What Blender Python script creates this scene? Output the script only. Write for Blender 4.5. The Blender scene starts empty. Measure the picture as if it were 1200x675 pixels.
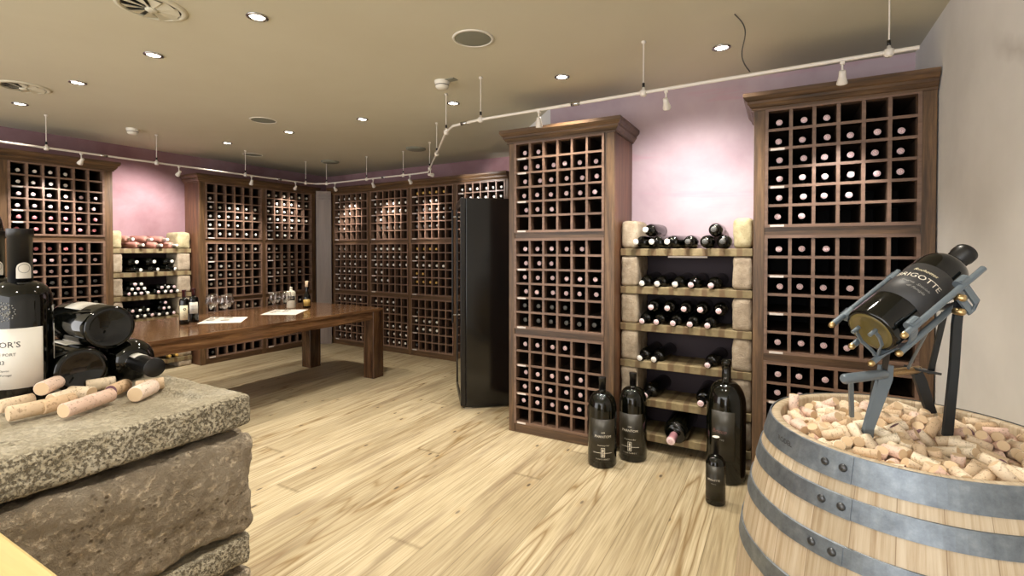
import bpy, bmesh, math, random
from math import sin, cos, pi, radians, sqrt, atan2, hypot
from mathutils import Vector, Matrix, noise, Quaternion

random.seed(11)
S = bpy.context.scene
COL = S.collection

# ---------------------------------------------------------------- camera
CAM_H = 1.455
YAW = radians(28.978)
PITCH = 0.0155
cam_d = bpy.data.cameras.new('camera')
cam = bpy.data.objects.new('camera', cam_d)
COL.objects.link(cam)
cam.location = (0, 0, CAM_H)
cam.rotation_euler = (pi / 2 - PITCH, 0, YAW)
cam_d.sensor_width = 36.0
cam_d.lens = 576.1 / 1200 * 36
cam_d.shift_y = -(337.5 - 300.56) / 1200
cam_d.clip_start = 0.02
S.camera = cam

# ---------------------------------------------------------------- world, exposure
S.view_settings.view_transform = 'Standard'
S.view_settings.look = 'None'
S.view_settings.gamma = 1
S.view_settings.use_curve_mapping = False
S.view_settings.exposure = 0.45
S.cycles.use_denoising = True
S.cycles.max_bounces = 7
S.cycles.diffuse_bounces = 5
S.cycles.glossy_bounces = 4
S.cycles.transmission_bounces = 8
S.cycles.transparent_max_bounces = 8
S.cycles.sample_clamp_indirect = 4.0
S.cycles.caustics_refractive = False
S.cycles.caustics_reflective = False
W = bpy.data.worlds.new('daylight')
S.world = W
W.use_nodes = True
W.node_tree.nodes['Background'].inputs[0].default_value = (1.0, 0.98, 0.96, 1)
W.node_tree.nodes['Background'].inputs[1].default_value = 3.2

ROOM = dict(x0=-6.80, x1=0.70, y0=-2.6, yR=3.88, z=2.67)
DOWN_POWER = 70.0
TRACK_POWER = 34.0
DOWN_COLOR = (1.0, 0.92, 0.79)
TRACK_COLOR = (1.0, 0.95, 0.90)

# daylight comes in through the open glazed front behind the viewer
pl = bpy.data.lights.new('glazed_front_daylight', 'AREA')
pl.shape = 'RECTANGLE'; pl.size = 7.3; pl.size_y = 2.5
pl.energy = 0.0001
pl.cycles.is_portal = True
po = bpy.data.objects.new('glazed_front_daylight', pl)
po.location = (-3.05, -2.58, 1.33); po.rotation_euler = (-pi / 2, 0, 0)
po.rotation_euler = (pi / 2, 0, 0)
COL.objects.link(po)

def spot(name, loc, target, power, color, angle, blend=0.6, size=0.04):
    l = bpy.data.lights.new(name, 'SPOT')
    l.energy = power; l.color = color; l.spot_size = radians(angle); l.spot_blend = blend
    l.shadow_soft_size = size
    o = bpy.data.objects.new(name, l)
    o.location = loc
    d = Vector(target) - Vector(loc)
    o.rotation_euler = d.to_track_quat('-Z', 'Y').to_euler()
    COL.objects.link(o)
    return o

# ---------------------------------------------------------------- materials
class NT:
    def __init__(s, name):
        s.m = bpy.data.materials.new(name); s.m.use_nodes = True
        s.t = s.m.node_tree; s.n = s.t.nodes
        s.b = s.n['Principled BSDF']
    def add(s, kind, **kw):
        n = s.n.new('ShaderNode' + kind)
        for k, v in kw.items():
            if k.startswith('i_'): n.inputs[k[2:].replace('_', ' ')].default_value = v
            else: setattr(n, k, v)
        return n
    def link(s, a, b): s.t.links.new(a, b)
    def coord(s, scale=(1, 1, 1), rot=(0, 0, 0), rand=True, kind='Object'):
        tc = s.add('TexCoord'); mp = s.add('Mapping')
        mp.inputs['Scale'].default_value = scale; mp.inputs['Rotation'].default_value = rot
        if rand:
            oi = s.add('ObjectInfo'); ma = s.add('VectorMath', operation='MULTIPLY_ADD')
            cb = s.add('CombineXYZ')
            for k in range(3): s.link(oi.outputs['Random'], cb.inputs[k])
            s.link(cb.outputs[0], ma.inputs[0]); ma.inputs[1].default_value = (37, 53, 71)
            s.link(tc.outputs[kind], ma.inputs[2]); s.link(ma.outputs[0], mp.inputs['Vector'])
        else: s.link(tc.outputs[kind], mp.inputs['Vector'])
        return mp.outputs[0]
    def noise(s, vec, scale, detail=4, rough=0.55, dist=0.0):
        n = s.add('TexNoise'); n.inputs['Scale'].default_value = scale; n.inputs['Detail'].default_value = detail
        n.inputs['Roughness'].default_value = rough; n.inputs['Distortion'].default_value = dist
        s.link(vec, n.inputs['Vector']); return n.outputs['Fac']
    def ramp(s, fac, stops):
        r = s.add('ValToRGB'); e = r.color_ramp.elements
        rgb = lambda c: (c, c, c, 1) if isinstance(c, (int, float)) else (*c, 1)
        e.remove(e[1]); e[0].position = stops[0][0]; e[0].color = rgb(stops[0][1])
        for p, c in stops[1:]: e.new(p).color = rgb(c)
        s.link(fac, r.inputs['Fac']); return r.outputs['Color']
    def mix(s, fac, a, b, mode='MIX'):
        n = s.add('Mix', data_type='RGBA', blend_type=mode)
        for sock, v in ((n.inputs['Factor'], fac), (n.inputs['A'], a), (n.inputs['B'], b)):
            pass
        ins = [i for i in n.inputs if i.enabled]
        for sock, v in zip(ins, (fac, a, b)):
            if hasattr(v, 'is_linked') or isinstance(v, bpy.types.NodeSocket): s.link(v, sock)
            elif isinstance(v, (int, float)): sock.default_value = v
            else: sock.default_value = (*v, 1)
        return [o for o in n.outputs if o.enabled][0]
    def math(s, op, a, b=0.0):
        n = s.add('Math', operation=op)
        for i, v in enumerate((a, b)):
            if isinstance(v, bpy.types.NodeSocket): s.link(v, n.inputs[i])
            else: n.inputs[i].default_value = v
        return n.outputs[0]
    def bump(s, h, strength=0.3, dist=0.01):
        b = s.add('Bump'); b.inputs['Strength'].default_value = strength; b.inputs['Distance'].default_value = dist
        s.link(h, b.inputs['Height']); s.link(b.outputs[0], s.b.inputs['Normal'])
    def set(s, **kw):
        for k, v in kw.items():
            i = s.b.inputs[k.replace('_', ' ')]
            if isinstance(v, bpy.types.NodeSocket): s.link(v, i)
            elif isinstance(v, (tuple, list)): i.default_value = (*v, 1)[:4]
            else: i.default_value = v
        return s.m

def c(r, g, b):
    """sRGB 0-255 to linear"""
    f = lambda v: ((v / 255 + 0.055) / 1.055) ** 2.4 if v > 10 else v / 255 / 12.92
    return (f(r), f(g), f(b))

def plain(name, col, rough=0.5, metal=0.0, **kw):
    n = NT(name); return n.set(Base_Color=col, Roughness=rough, Metallic=metal, **kw)

def wood(name, dark, mid, light, axis='Z', scale=1.0, rough=0.42, grain=1.0):
    n = NT(name)
    sc = {'X': (1.2, 16, 16), 'Y': (16, 1.2, 16), 'Z': (16, 16, 1.2)}[axis]
    v = n.coord(tuple(k * scale for k in sc))
    g = n.noise(v, 1.6, 6, 0.65, 0.6)
    base = n.ramp(g, [(0.28, dark), (0.5, mid), (0.75, light)])
    sc2 = {'X': (6, 90, 90), 'Y': (90, 6, 90), 'Z': (90, 90, 6)}[axis]
    v2 = n.coord(tuple(k * scale for k in sc2))
    f = n.noise(v2, 1.0, 3, 0.6)
    fine = n.ramp(f, [(0.35, 1 - 0.35 * grain), (0.6, 1.0)])
    col = n.mix(1.0, base, fine, 'MULTIPLY')
    n.bump(f, 0.08, 0.002)
    return n.set(Base_Color=col, Roughness=rough)

M = {}
M['rack_z'] = wood('walnut_upright', c(58, 41, 26), c(96, 71, 47), c(132, 102, 70), 'Z')
M['rack_x'] = wood('walnut_rail', c(54, 38, 25), c(90, 66, 44), c(126, 97, 67), 'X')
M['rack_y'] = wood('walnut_side', c(60, 38, 26), c(98, 66, 46), c(132, 92, 64), 'Z', 0.7)
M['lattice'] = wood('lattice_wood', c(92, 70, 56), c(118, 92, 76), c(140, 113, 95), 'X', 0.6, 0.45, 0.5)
M['inside'] = plain('shade_darkened_inside', c(50, 35, 23), 0.6)  # same wood as the lattice, darkened to paint in the cell shade
M['niche_shade'] = plain('purple_shade_panel', c(46, 34, 42), 0.7)  # shade of the shelf niches put into the colour
M['cell_back'] = plain('shade_black_back_board', c(8, 6, 5), 0.8)  # black stands in for the unlit depth of the cells
M['table_y'] = wood('sheesham_top', c(56, 36, 24), c(104, 74, 50), c(150, 114, 80), 'Y', 0.8, 0.14)
M['table_z'] = wood('sheesham_leg', c(34, 22, 14), c(76, 52, 34), c(118, 86, 58), 'Z', 0.7, 0.25)
M['corner'] = wood('grey_corner_panel', c(108, 94, 86), c(124, 110, 102), c(138, 124, 116), 'Z', 0.3, 0.4, 0.2)

def floor_mat():
    n = NT('pine_planks')
    tc = n.add('TexCoord'); sp = n.add('SeparateXYZ'); n.link(tc.outputs['Object'], sp.inputs[0])
    pw = 0.2
    px = n.math('DIVIDE', n.math('ADD', sp.outputs['X'], 0.13), pw)
    pid = n.math('FLOOR', px); fr = n.math('FRACT', px)
    wn = n.add('TexWhiteNoise', noise_dimensions='1D'); n.link(pid, wn.inputs['W'])
    yy = n.math('ADD', sp.outputs['Y'], n.math('MULTIPLY', wn.outputs['Value'], 3.7))
    seg = n.math('DIVIDE', yy, 5.2)
    sid = n.math('FLOOR', seg); sfr = n.math('FRACT', seg)
    key = n.math('ADD', n.math('MULTIPLY', pid, 7.31), n.math('MULTIPLY', sid, 3.17))
    wn2 = n.add('TexWhiteNoise', noise_dimensions='1D'); n.link(key, wn2.inputs['W'])
    r = wn2.outputs['Value']
    # per board coordinates
    cb = n.add('CombineXYZ')
    n.link(n.math('ADD', sp.outputs['X'], n.math('MULTIPLY', r, 40.0)), cb.inputs[0])
    n.link(n.math('MULTIPLY', sp.outputs['Y'], 0.075), cb.inputs[1])
    n.link(n.math('MULTIPLY', r, 17.0), cb.inputs[2])
    g = n.noise(cb.outputs[0], 5.0, 2.2, 0.5, 0.12)
    # cathedral grain: contour lines of a stretched noise
    lines = n.math('FRACT', n.math('MULTIPLY', g, 11.0))
    tri = n.math('ABSOLUTE', n.math('SUBTRACT', lines, 0.5))
    lmask = n.ramp(tri, [(0.0, 1.0), (0.12, 0.35), (0.3, 0.0)])
    strong = n.ramp(n.math('FRACT', n.math('MULTIPLY', r, 5.3)), [(0.30, 0.16), (0.75, 0.85)])
    cb2 = n.add('CombineXYZ')
    n.link(n.math('MULTIPLY', n.math('ADD', sp.outputs['X'], r), 95.0), cb2.inputs[0]); n.link(n.math('MULTIPLY', sp.outputs['Y'], 2.2), cb2.inputs[1])
    fine = n.noise(cb2.outputs[0], 1.0, 3, 0.6)
    base = n.ramp(fine, [(0.3, c(150, 136, 108)), (0.52, c(184, 170, 140)), (0.8, c(206, 194, 168))])
    tone = n.ramp(r, [(0.0, (0.80, 0.77, 0.72)), (0.5, (0.93, 0.91, 0.88)), (1.0, (1.05, 1.04, 1.02))])
    col = n.mix(1.0, base, tone, 'MULTIPLY')
    col = n.mix(n.math('MULTIPLY', lmask, strong), col, c(118, 92, 52))
    # knots
    cb3 = n.add('CombineXYZ')
    n.link(n.math('ADD', sp.outputs['X'], n.math('MULTIPLY', r, 3.0)), cb3.inputs[0]); n.link(n.math('MULTIPLY', sp.outputs['Y'], 0.42), cb3.inputs[1])
    vo = n.add('TexVoronoi', voronoi_dimensions='2D'); vo.inputs['Scale'].default_value = 5.0; n.link(cb3.outputs[0], vo.inputs['Vector'])
    kn = n.ramp(vo.outputs['Distance'], [(0.0, 1.0), (0.030, 0.85), (0.060, 0.0)])
    vc = n.ramp(vo.outputs['Color'], [(0.40, 0.0), (0.55, 1.0)])
    kn2 = n.ramp(vo.outputs['Distance'], [(0.045, 0.0), (0.08, 0.35), (0.16, 0.0)])
    col = n.mix(n.math('MULTIPLY', kn2, vc), col, c(160, 130, 82))
    col = n.mix(n.math('MULTIPLY', kn, vc), col, c(72, 56, 40))
    # weathered streaks
    cb4 = n.add('CombineXYZ')
    n.link(n.math('MULTIPLY', sp.outputs['X'], 9.0), cb4.inputs[0]); n.link(n.math('MULTIPLY', sp.outputs['Y'], 0.9), cb4.inputs[1])
    st = n.noise(cb4.outputs[0], 1.0, 4, 0.6)
    sm = n.ramp(st, [(0.52, 0.0), (0.68, 0.65)])
    col = n.mix(sm, col, c(128, 110, 86))
    # joints
    e = n.math('ABSOLUTE', n.math('SUBTRACT', fr, 0.5))
    j = n.ramp(e, [(0.488, 0.0), (0.497, 0.75)])
    e2 = n.math('ABSOLUTE', n.math('SUBTRACT', sfr, 0.5))
    j2 = n.ramp(e2, [(0.4985, 0.0), (0.4995, 0.45)])
    jj = n.math('MAXIMUM', j, j2)
    col = n.mix(jj, col, c(96, 78, 50))
    n.bump(n.math('SUBTRACT', 1.0, jj), 0.35, 0.003)
    return n.set(Base_Color=col, Roughness=0.42)
M['floor'] = floor_mat()

def plaster(name, a, b, c_, rough=0.85, scale=1.3, streak=None, sx=(1, 1, 1)):
    n = NT(name)
    v = n.coord(sx, rand=False)
    g = n.noise(v, scale, 5, 0.6, 0.3)
    col = n.ramp(g, [(0.3, a), (0.5, b), (0.7, c_)])
    g2 = n.noise(v, scale * 14, 4, 0.6)
    if streak:
        v3 = n.coord((0.6, 0.6, 7), rand=False)
        s3 = n.ramp(n.noise(v3, 1.2, 4, 0.6, 0.5), [(0.6, 0.0), (0.68, 0.35), (0.74, 0.0)])
        col = n.mix(s3, col, streak)
    n.bump(g2, 0.08, 0.004)
    return n.set(Base_Color=col, Roughness=rough)
M['mauve'] = plaster('mauve_limewash', c(162, 140, 148), c(178, 158, 166), c(192, 174, 181), streak=c(190, 138, 152))
M['maroon'] = plaster('maroon_limewash', c(128, 94, 98), c(146, 114, 119), c(164, 134, 139))
M['white_wall'] = plaster('grey_white_plaster', c(212, 212, 212), c(226, 226, 226), c(236, 236, 236), scale=0.9)
def trowel_marks(m):
    nt = m.node_tree; b = nt.nodes['Principled BSDF']; src = b.inputs['Base Color'].links[0].from_socket
    n = NT.__new__(NT); n.m = m; n.t = nt; n.n = nt.nodes; n.b = b
    tc = n.add('TexCoord'); sp = n.add('SeparateXYZ'); n.link(tc.outputs['Object'], sp.inputs[0])
    wob = n.math('MULTIPLY', n.math('SUBTRACT', n.noise(tc.outputs['Object'], 5.0, 3), 0.5), 0.12)
    masks = []
    for (y0, z0), (y1, z1), w in (((2.55, 2.24), (1.66, 1.74), 0.035), ((1.93, 2.10), (2.02, 1.90), 0.025)):
        L = hypot(y1 - y0, z1 - z0); uy, uz = (y1 - y0) / L, (z1 - z0) / L
        dy, dz = n.math('SUBTRACT', sp.outputs['Y'], y0), n.math('SUBTRACT', sp.outputs['Z'], z0)
        al = n.math('DIVIDE', n.math('ADD', n.math('MULTIPLY', dy, uy), n.math('MULTIPLY', dz, uz)), L)
        pe = n.math('ABSOLUTE', n.math('ADD', n.math('SUBTRACT', n.math('MULTIPLY', dy, uz), n.math('MULTIPLY', dz, uy)), wob))
        masks.append(n.math('MULTIPLY', n.ramp(n.math('ABSOLUTE', n.math('SUBTRACT', al, 0.5)), [(0.35, 1.0), (0.55, 0.0)]), n.ramp(pe, [(0.0, 0.3), (w * 1.6, 0.0)])))
    n.link(n.mix(n.math('MAXIMUM', masks[0], masks[1]), src, c(120, 112, 104)), b.inputs['Base Color'])
trowel_marks(M['white_wall'])
M['ceiling'] = plaster('ceiling_paint', c(196, 191, 170), c(202, 198, 179), c(208, 205, 187), scale=0.4)
M['white'] = plain('white_paint', c(225, 222, 212), 0.5)
M['white_metal'] = plain('white_lacquered_metal', c(222, 216, 208), 0.35)
M['chrome'] = plain('brushed_chrome', c(190, 190, 190), 0.25, 1.0)
M['tag'] = plain('paper_tag', c(214, 206, 200), 0.6)
M['dark_grey'] = plain('dark_grey_paint', c(60, 58, 52), 0.6)
M['speaker'] = plain('grey_mesh_grille', c(128, 130, 118), 0.8)
n = NT('lamp_lens'); n.b.inputs['Emission Color'].default_value = (1, 0.93, 0.8, 1); n.b.inputs['Emission Strength'].default_value = 14
M['lens'] = n.set(Base_Color=(1, 1, 1), Roughness=0.4)

def stone(name, a, b, c_, pit=c(60, 50, 34), scale=1.0, bump=0.6, rand=True, pits=0.5, speck=0.0, grit=0.0):
    n = NT(name)
    v = n.coord((scale,) * 3, rand=rand)
    g = n.noise(v, 9, 6, 0.65)
    col = n.ramp(g, [(0.32, a), (0.5, b), (0.7, c_)])
    h = n.noise(v, 55, 5, 0.7)
    vo = n.add('TexVoronoi'); vo.inputs['Scale'].default_value = 70; n.link(v, vo.inputs['Vector'])
    p = n.math('MULTIPLY', n.ramp(vo.outputs['Distance'], [(0.12, 1.0), (0.35, 0.0)]), n.ramp(n.noise(v, 14, 3), [(0.5, 0.0), (0.62, 1.0)]))
    col = n.mix(n.math('MULTIPLY', p, pits), col, pit)
    if grit:
        gr = n.ramp(n.noise(v, 60, 6, 0.75), [(0.36, 1.0), (0.56, 0.0)])
        col = n.mix(n.math('MULTIPLY', gr, grit), col, pit)
        h = n.math('SUBTRACT', h, n.math('MULTIPLY', gr, 0.5))
    if speck:
        sp_ = n.ramp(n.noise(v, 170, 4, 0.7), [(0.40, 1.0), (0.52, 0.0)])
        tn = n.add('TexCoord'); sn = n.add('SeparateXYZ'); n.link(tn.outputs['Normal'], sn.inputs[0])
        worn = n.ramp(sn.outputs['Z'], [(0.6, 1.0), (0.95, 0.22)])      # the tread of the slab is worn smooth, its edge is not
        sp_ = n.math('MULTIPLY', sp_, worn)
        col = n.mix(n.math('MULTIPLY', sp_, speck), col, pit)
        h = n.math('SUBTRACT', h, sp_)
    hh = n.math('SUBTRACT', h, n.math('MULTIPLY', p, 0.6))
    n.bump(hh, bump, 0.012)
    return n.set(Base_Color=col, Roughness=0.92)
M['tufa'] = stone('tufa_block', c(142, 128, 108), c(166, 150, 128), c(186, 172, 150), scale=1.6, pits=0.6)
M['tufa_y'] = stone('yellow_tufa_block', c(150, 138, 102), c(172, 160, 124), c(190, 180, 146), pit=c(92, 84, 40), scale=1.6, pits=0.8)
M['slab'] = stone('trough_stone', c(164, 154, 132), c(186, 176, 154), c(206, 198, 180), pit=c(84, 72, 50), scale=1.0, bump=0.8, pits=0.5, speck=0.8)
M['rough'] = stone('rough_sandstone', c(160, 144, 122), c(186, 170, 148), c(208, 194, 174), pit=c(96, 78, 56), scale=1.2, bump=1.0, pits=0.8, grit=0.16)

def board_mat():
    n = NT('shelf_board')
    v = n.coord((1, 1, 1))
    g = n.noise(v, 12, 5, 0.6)
    col = n.ramp(g, [(0.3, c(108, 94, 66)), (0.5, c(130, 115, 82)), (0.7, c(150, 134, 100))])
    tc = n.add('TexCoord'); sp = n.add('SeparateXYZ'); n.link(tc.outputs['Object'], sp.inputs[0])
    q = n.math('ADD', n.math('MULTIPLY', sp.outputs['X'], 9.0), n.math('MULTIPLY', n.noise(v, 3, 2), 0.5))
    s_ = n.math('ABSOLUTE', n.math('SUBTRACT', n.math('FRACT', q), 0.5))
    m = n.ramp(s_, [(0.12, 0.75), (0.2, 0.0)])
    col = n.mix(m, col, c(96, 72, 46))
    n.bump(g, 0.3, 0.004)
    return n.set(Base_Color=col, Roughness=0.7)
M['board'] = board_mat()

M['glass'] = plain('black_green_glass', c(5, 6, 4), 0.06, 0.0, IOR=1.5)
M['glass_olive'] = plain('olive_black_glass', c(8, 9, 5), 0.07, 0.0, IOR=1.5)
M['caps_dark'] = plain('black_capsule', c(12, 11, 12), 0.35)
def cap_face(name, base, ink, amt=0.55):
    n = NT(name); v = n.coord((1, 1, 1), rand=False)
    sp = n.add('SeparateXYZ'); n.link(v, sp.inputs[0])
    rr = n.math('SQRT', n.math('ADD', n.math('MULTIPLY', sp.outputs['X'], sp.outputs['X']), n.math('MULTIPLY', sp.outputs['Y'], sp.outputs['Y'])))
    ring = n.ramp(n.math('MULTIPLY', rr, 60.0), [(0.50, 0.0), (0.58, 1.0), (0.72, 1.0), (0.80, 0.0)])
    mono = n.math('MULTIPLY', n.ramp(n.math('ABSOLUTE', n.math('SUBTRACT', sp.outputs['X'], n.math('MULTIPLY', sp.outputs['Y'], 0.5))), [(0.0018, 1.0), (0.003, 0.0)]), n.ramp(n.math('MULTIPLY', rr, 60.0), [(0.38, 1.0), (0.45, 0.0)]))
    col = n.mix(n.math('MULTIPLY', n.math('MAXIMUM', n.math('MULTIPLY', ring, 0.8), mono), amt), base, ink)
    return n.set(Base_Color=col, Roughness=0.45)
M['cap_pink'] = cap_face('pale_pink_capsule_top', c(238, 214, 216), c(170, 60, 80))
M['cap_rose'] = cap_face('rose_capsule_top', c(236, 150, 156), c(170, 50, 70), 0.5)
M['cap_white'] = cap_face('white_capsule_top', c(238, 234, 226), c(150, 130, 110), 0.25)
M['cap_grey'] = cap_face('grey_capsule_top', c(92, 92, 90), c(30, 30, 30), 0.6)
M['cap_gold'] = cap_face('gold_capsule_top', c(212, 170, 88), c(140, 96, 30), 0.4)
M['side_red'] = plain('wine_red_capsule', c(58, 14, 20), 0.35)
M['side_white'] = plain('white_capsule', c(226, 222, 210), 0.4)
M['side_gold'] = plain('gold_foil', c(206, 168, 84), 0.35, 0.4)
M['side_pink'] = plain('pink_foil', c(206, 150, 158), 0.35)
M['rose'] = plain('rose_wine_in_clear_glass', c(216, 158, 142), 0.08, 0.0, IOR=1.4, Transmission_Weight=0.4)
M['paper'] = plain('white_label_paper', c(222, 218, 210), 0.55)
M['cream'] = plain('cream_label_paper', c(222, 212, 180), 0.55)
M['gold_label'] = plain('ochre_label_paper', c(184, 152, 82), 0.5)
M['grey_label'] = plain('charcoal_label', c(48, 48, 50), 0.5)
M['olive_label'] = plain('olive_brown_label', c(36, 32, 22), 0.35)
M['ink'] = plain('black_ink', c(40, 38, 40), 0.5)
M['white_ink'] = plain('white_ink', c(220, 214, 200), 0.5)
M['silver_ink'] = plain('silver_ink', c(150, 150, 146), 0.4)
M['red_ink'] = plain('dull_red_ink', c(130, 90, 84), 0.5)
M['ceramic'] = plain('white_ceramic', c(232, 226, 208), 0.35)
M['punt'] = plain('olive_punt_glass', c(104, 92, 52), 0.15, 0.0, IOR=1.5)
n = NT('thin_clear_glass'); M['clear'] = n.m
_t = n.add('BsdfTransparent'); _g = n.add('BsdfGlossy'); _g.inputs['Roughness'].default_value = 0.03; _l = n.add('LayerWeight'); _l.inputs['Blend'].default_value = 0.35
_x = n.add('MixShader'); n.link(n.math('MULTIPLY', _l.outputs['Facing'], 0.75), _x.inputs[0]); n.link(_t.outputs[0], _x.inputs[1]); n.link(_g.outputs[0], _x.inputs[2])
n.link(_x.outputs[0], n.n['Material Output'].inputs['Surface'])
M['steel_paint'] = plain('blue_grey_enamel_steel', c(112, 124, 134), 0.32, 0.35)
M['steel_dark'] = plain('dark_enamel_steel', c(40, 44, 48), 0.3, 0.3)
M['brass'] = plain('polished_brass', c(196, 170, 124), 0.28, 1.0)
M['fridge'] = plain('gloss_black_cabinet', c(10, 9, 9), 0.12, 0.0)
M['fridge_glass'] = plain('dark_mirror_glass', c(120, 116, 112), 0.03, 1.0)
M['fridge_edge'] = plain('satin_black_trim', c(30, 28, 28), 0.3, 0.3)
M['paper_mat'] = plain('white_table_paper', c(232, 226, 216), 0.6)
M['pale_wood'] = wood('pale_beech', c(200, 176, 116), c(216, 194, 136), c(226, 206, 152), 'X', 0.6, 0.5, 0.3)

def galv():
    n = NT('galvanised_steel'); v = n.coord((1, 1, 1))
    g = n.noise(v, 30, 6, 0.7); g2 = n.noise(v, 6, 3, 0.5)
    col = n.ramp(g, [(0.35, c(112, 120, 130)), (0.55, c(130, 139, 148)), (0.75, c(152, 160, 168))])
    r = n.ramp(g2, [(0.3, 0.42), (0.7, 0.58)])
    return n.set(Base_Color=col, Roughness=r, Metallic=0.75)
M['galv'] = galv()
M['rivet'] = plain('iron_rivet', c(84, 86, 90), 0.3, 0.7)

def oak():
    n = NT('barrel_oak')
    tc = n.add('TexCoord'); sp = n.add('SeparateXYZ'); n.link(tc.outputs['Object'], sp.inputs[0])
    an = n.math('ARCTAN2', sp.outputs['Y'], sp.outputs['X'])
    st = n.math('MULTIPLY', n.math('ADD', an, pi), 28 / (2 * pi))
    sid = n.math('FLOOR', st); fr = n.math('FRACT', st)
    wn = n.add('TexWhiteNoise', noise_dimensions='1D'); n.link(sid, wn.inputs['W'])
    cb = n.add('CombineXYZ'); n.link(n.math('MULTIPLY', an, 22.0), cb.inputs[0]); n.link(n.math('MULTIPLY', sp.outputs['Z'], 2.4), cb.inputs[1]); n.link(wn.outputs['Value'], cb.inputs[2])
    g = n.noise(cb.outputs[0], 1.5, 6, 0.65)
    col = n.ramp(g, [(0.3, c(166, 144, 116)), (0.5, c(194, 178, 154)), (0.7, c(210, 198, 178))])
    col = n.mix(1.0, col, n.ramp(wn.outputs['Value'], [(0, (0.86, 0.83, 0.78)), (1, (1.04, 1.03, 1.02))]), 'MULTIPLY')
    e = n.math('ABSOLUTE', n.math('SUBTRACT', fr, 0.5))
    col = n.mix(n.ramp(e, [(0.485, 0.0), (0.497, 0.7)]), col, c(110, 80, 50))
    n.bump(g, 0.15, 0.003)
    return n.set(Base_Color=col, Roughness=0.6)
M['oak'] = oak()

def cork(name, a, b, stain=None):
    n = NT(name); v = n.coord((1, 1, 1))
    oi = n.add('ObjectInfo')
    col = n.mix(oi.outputs['Random'], a, b)
    g = n.noise(v, 220, 3, 0.6)
    col = n.mix(n.ramp(g, [(0.56, 0.0), (0.68, 0.6)]), col, c(128, 96, 64))
    v2 = n.coord((60, 60, 260)); t = n.noise(v2, 1.0, 2, 0.5)
    col = n.mix(n.ramp(t, [(0.66, 0.0), (0.70, 0.5)]), col, c(110, 82, 62))
    n.bump(g, 0.3, 0.001)
    return n.set(Base_Color=col, Roughness=0.8)
M['cork'] = cork('pale_cork', c(242, 230, 208), c(206, 176, 142))
M['cork_pink'] = cork('pinkish_cork', c(240, 218, 204), c(212, 176, 158))
M['cork_end'] = plain('cork_end', c(214, 188, 154), 0.85)
M['cork_stain'] = plain('wine_stained_cork_end', c(118, 84, 96), 0.8)
M['cork_black'] = plain('black_cork_cap', c(24, 24, 28), 0.5)

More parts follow.
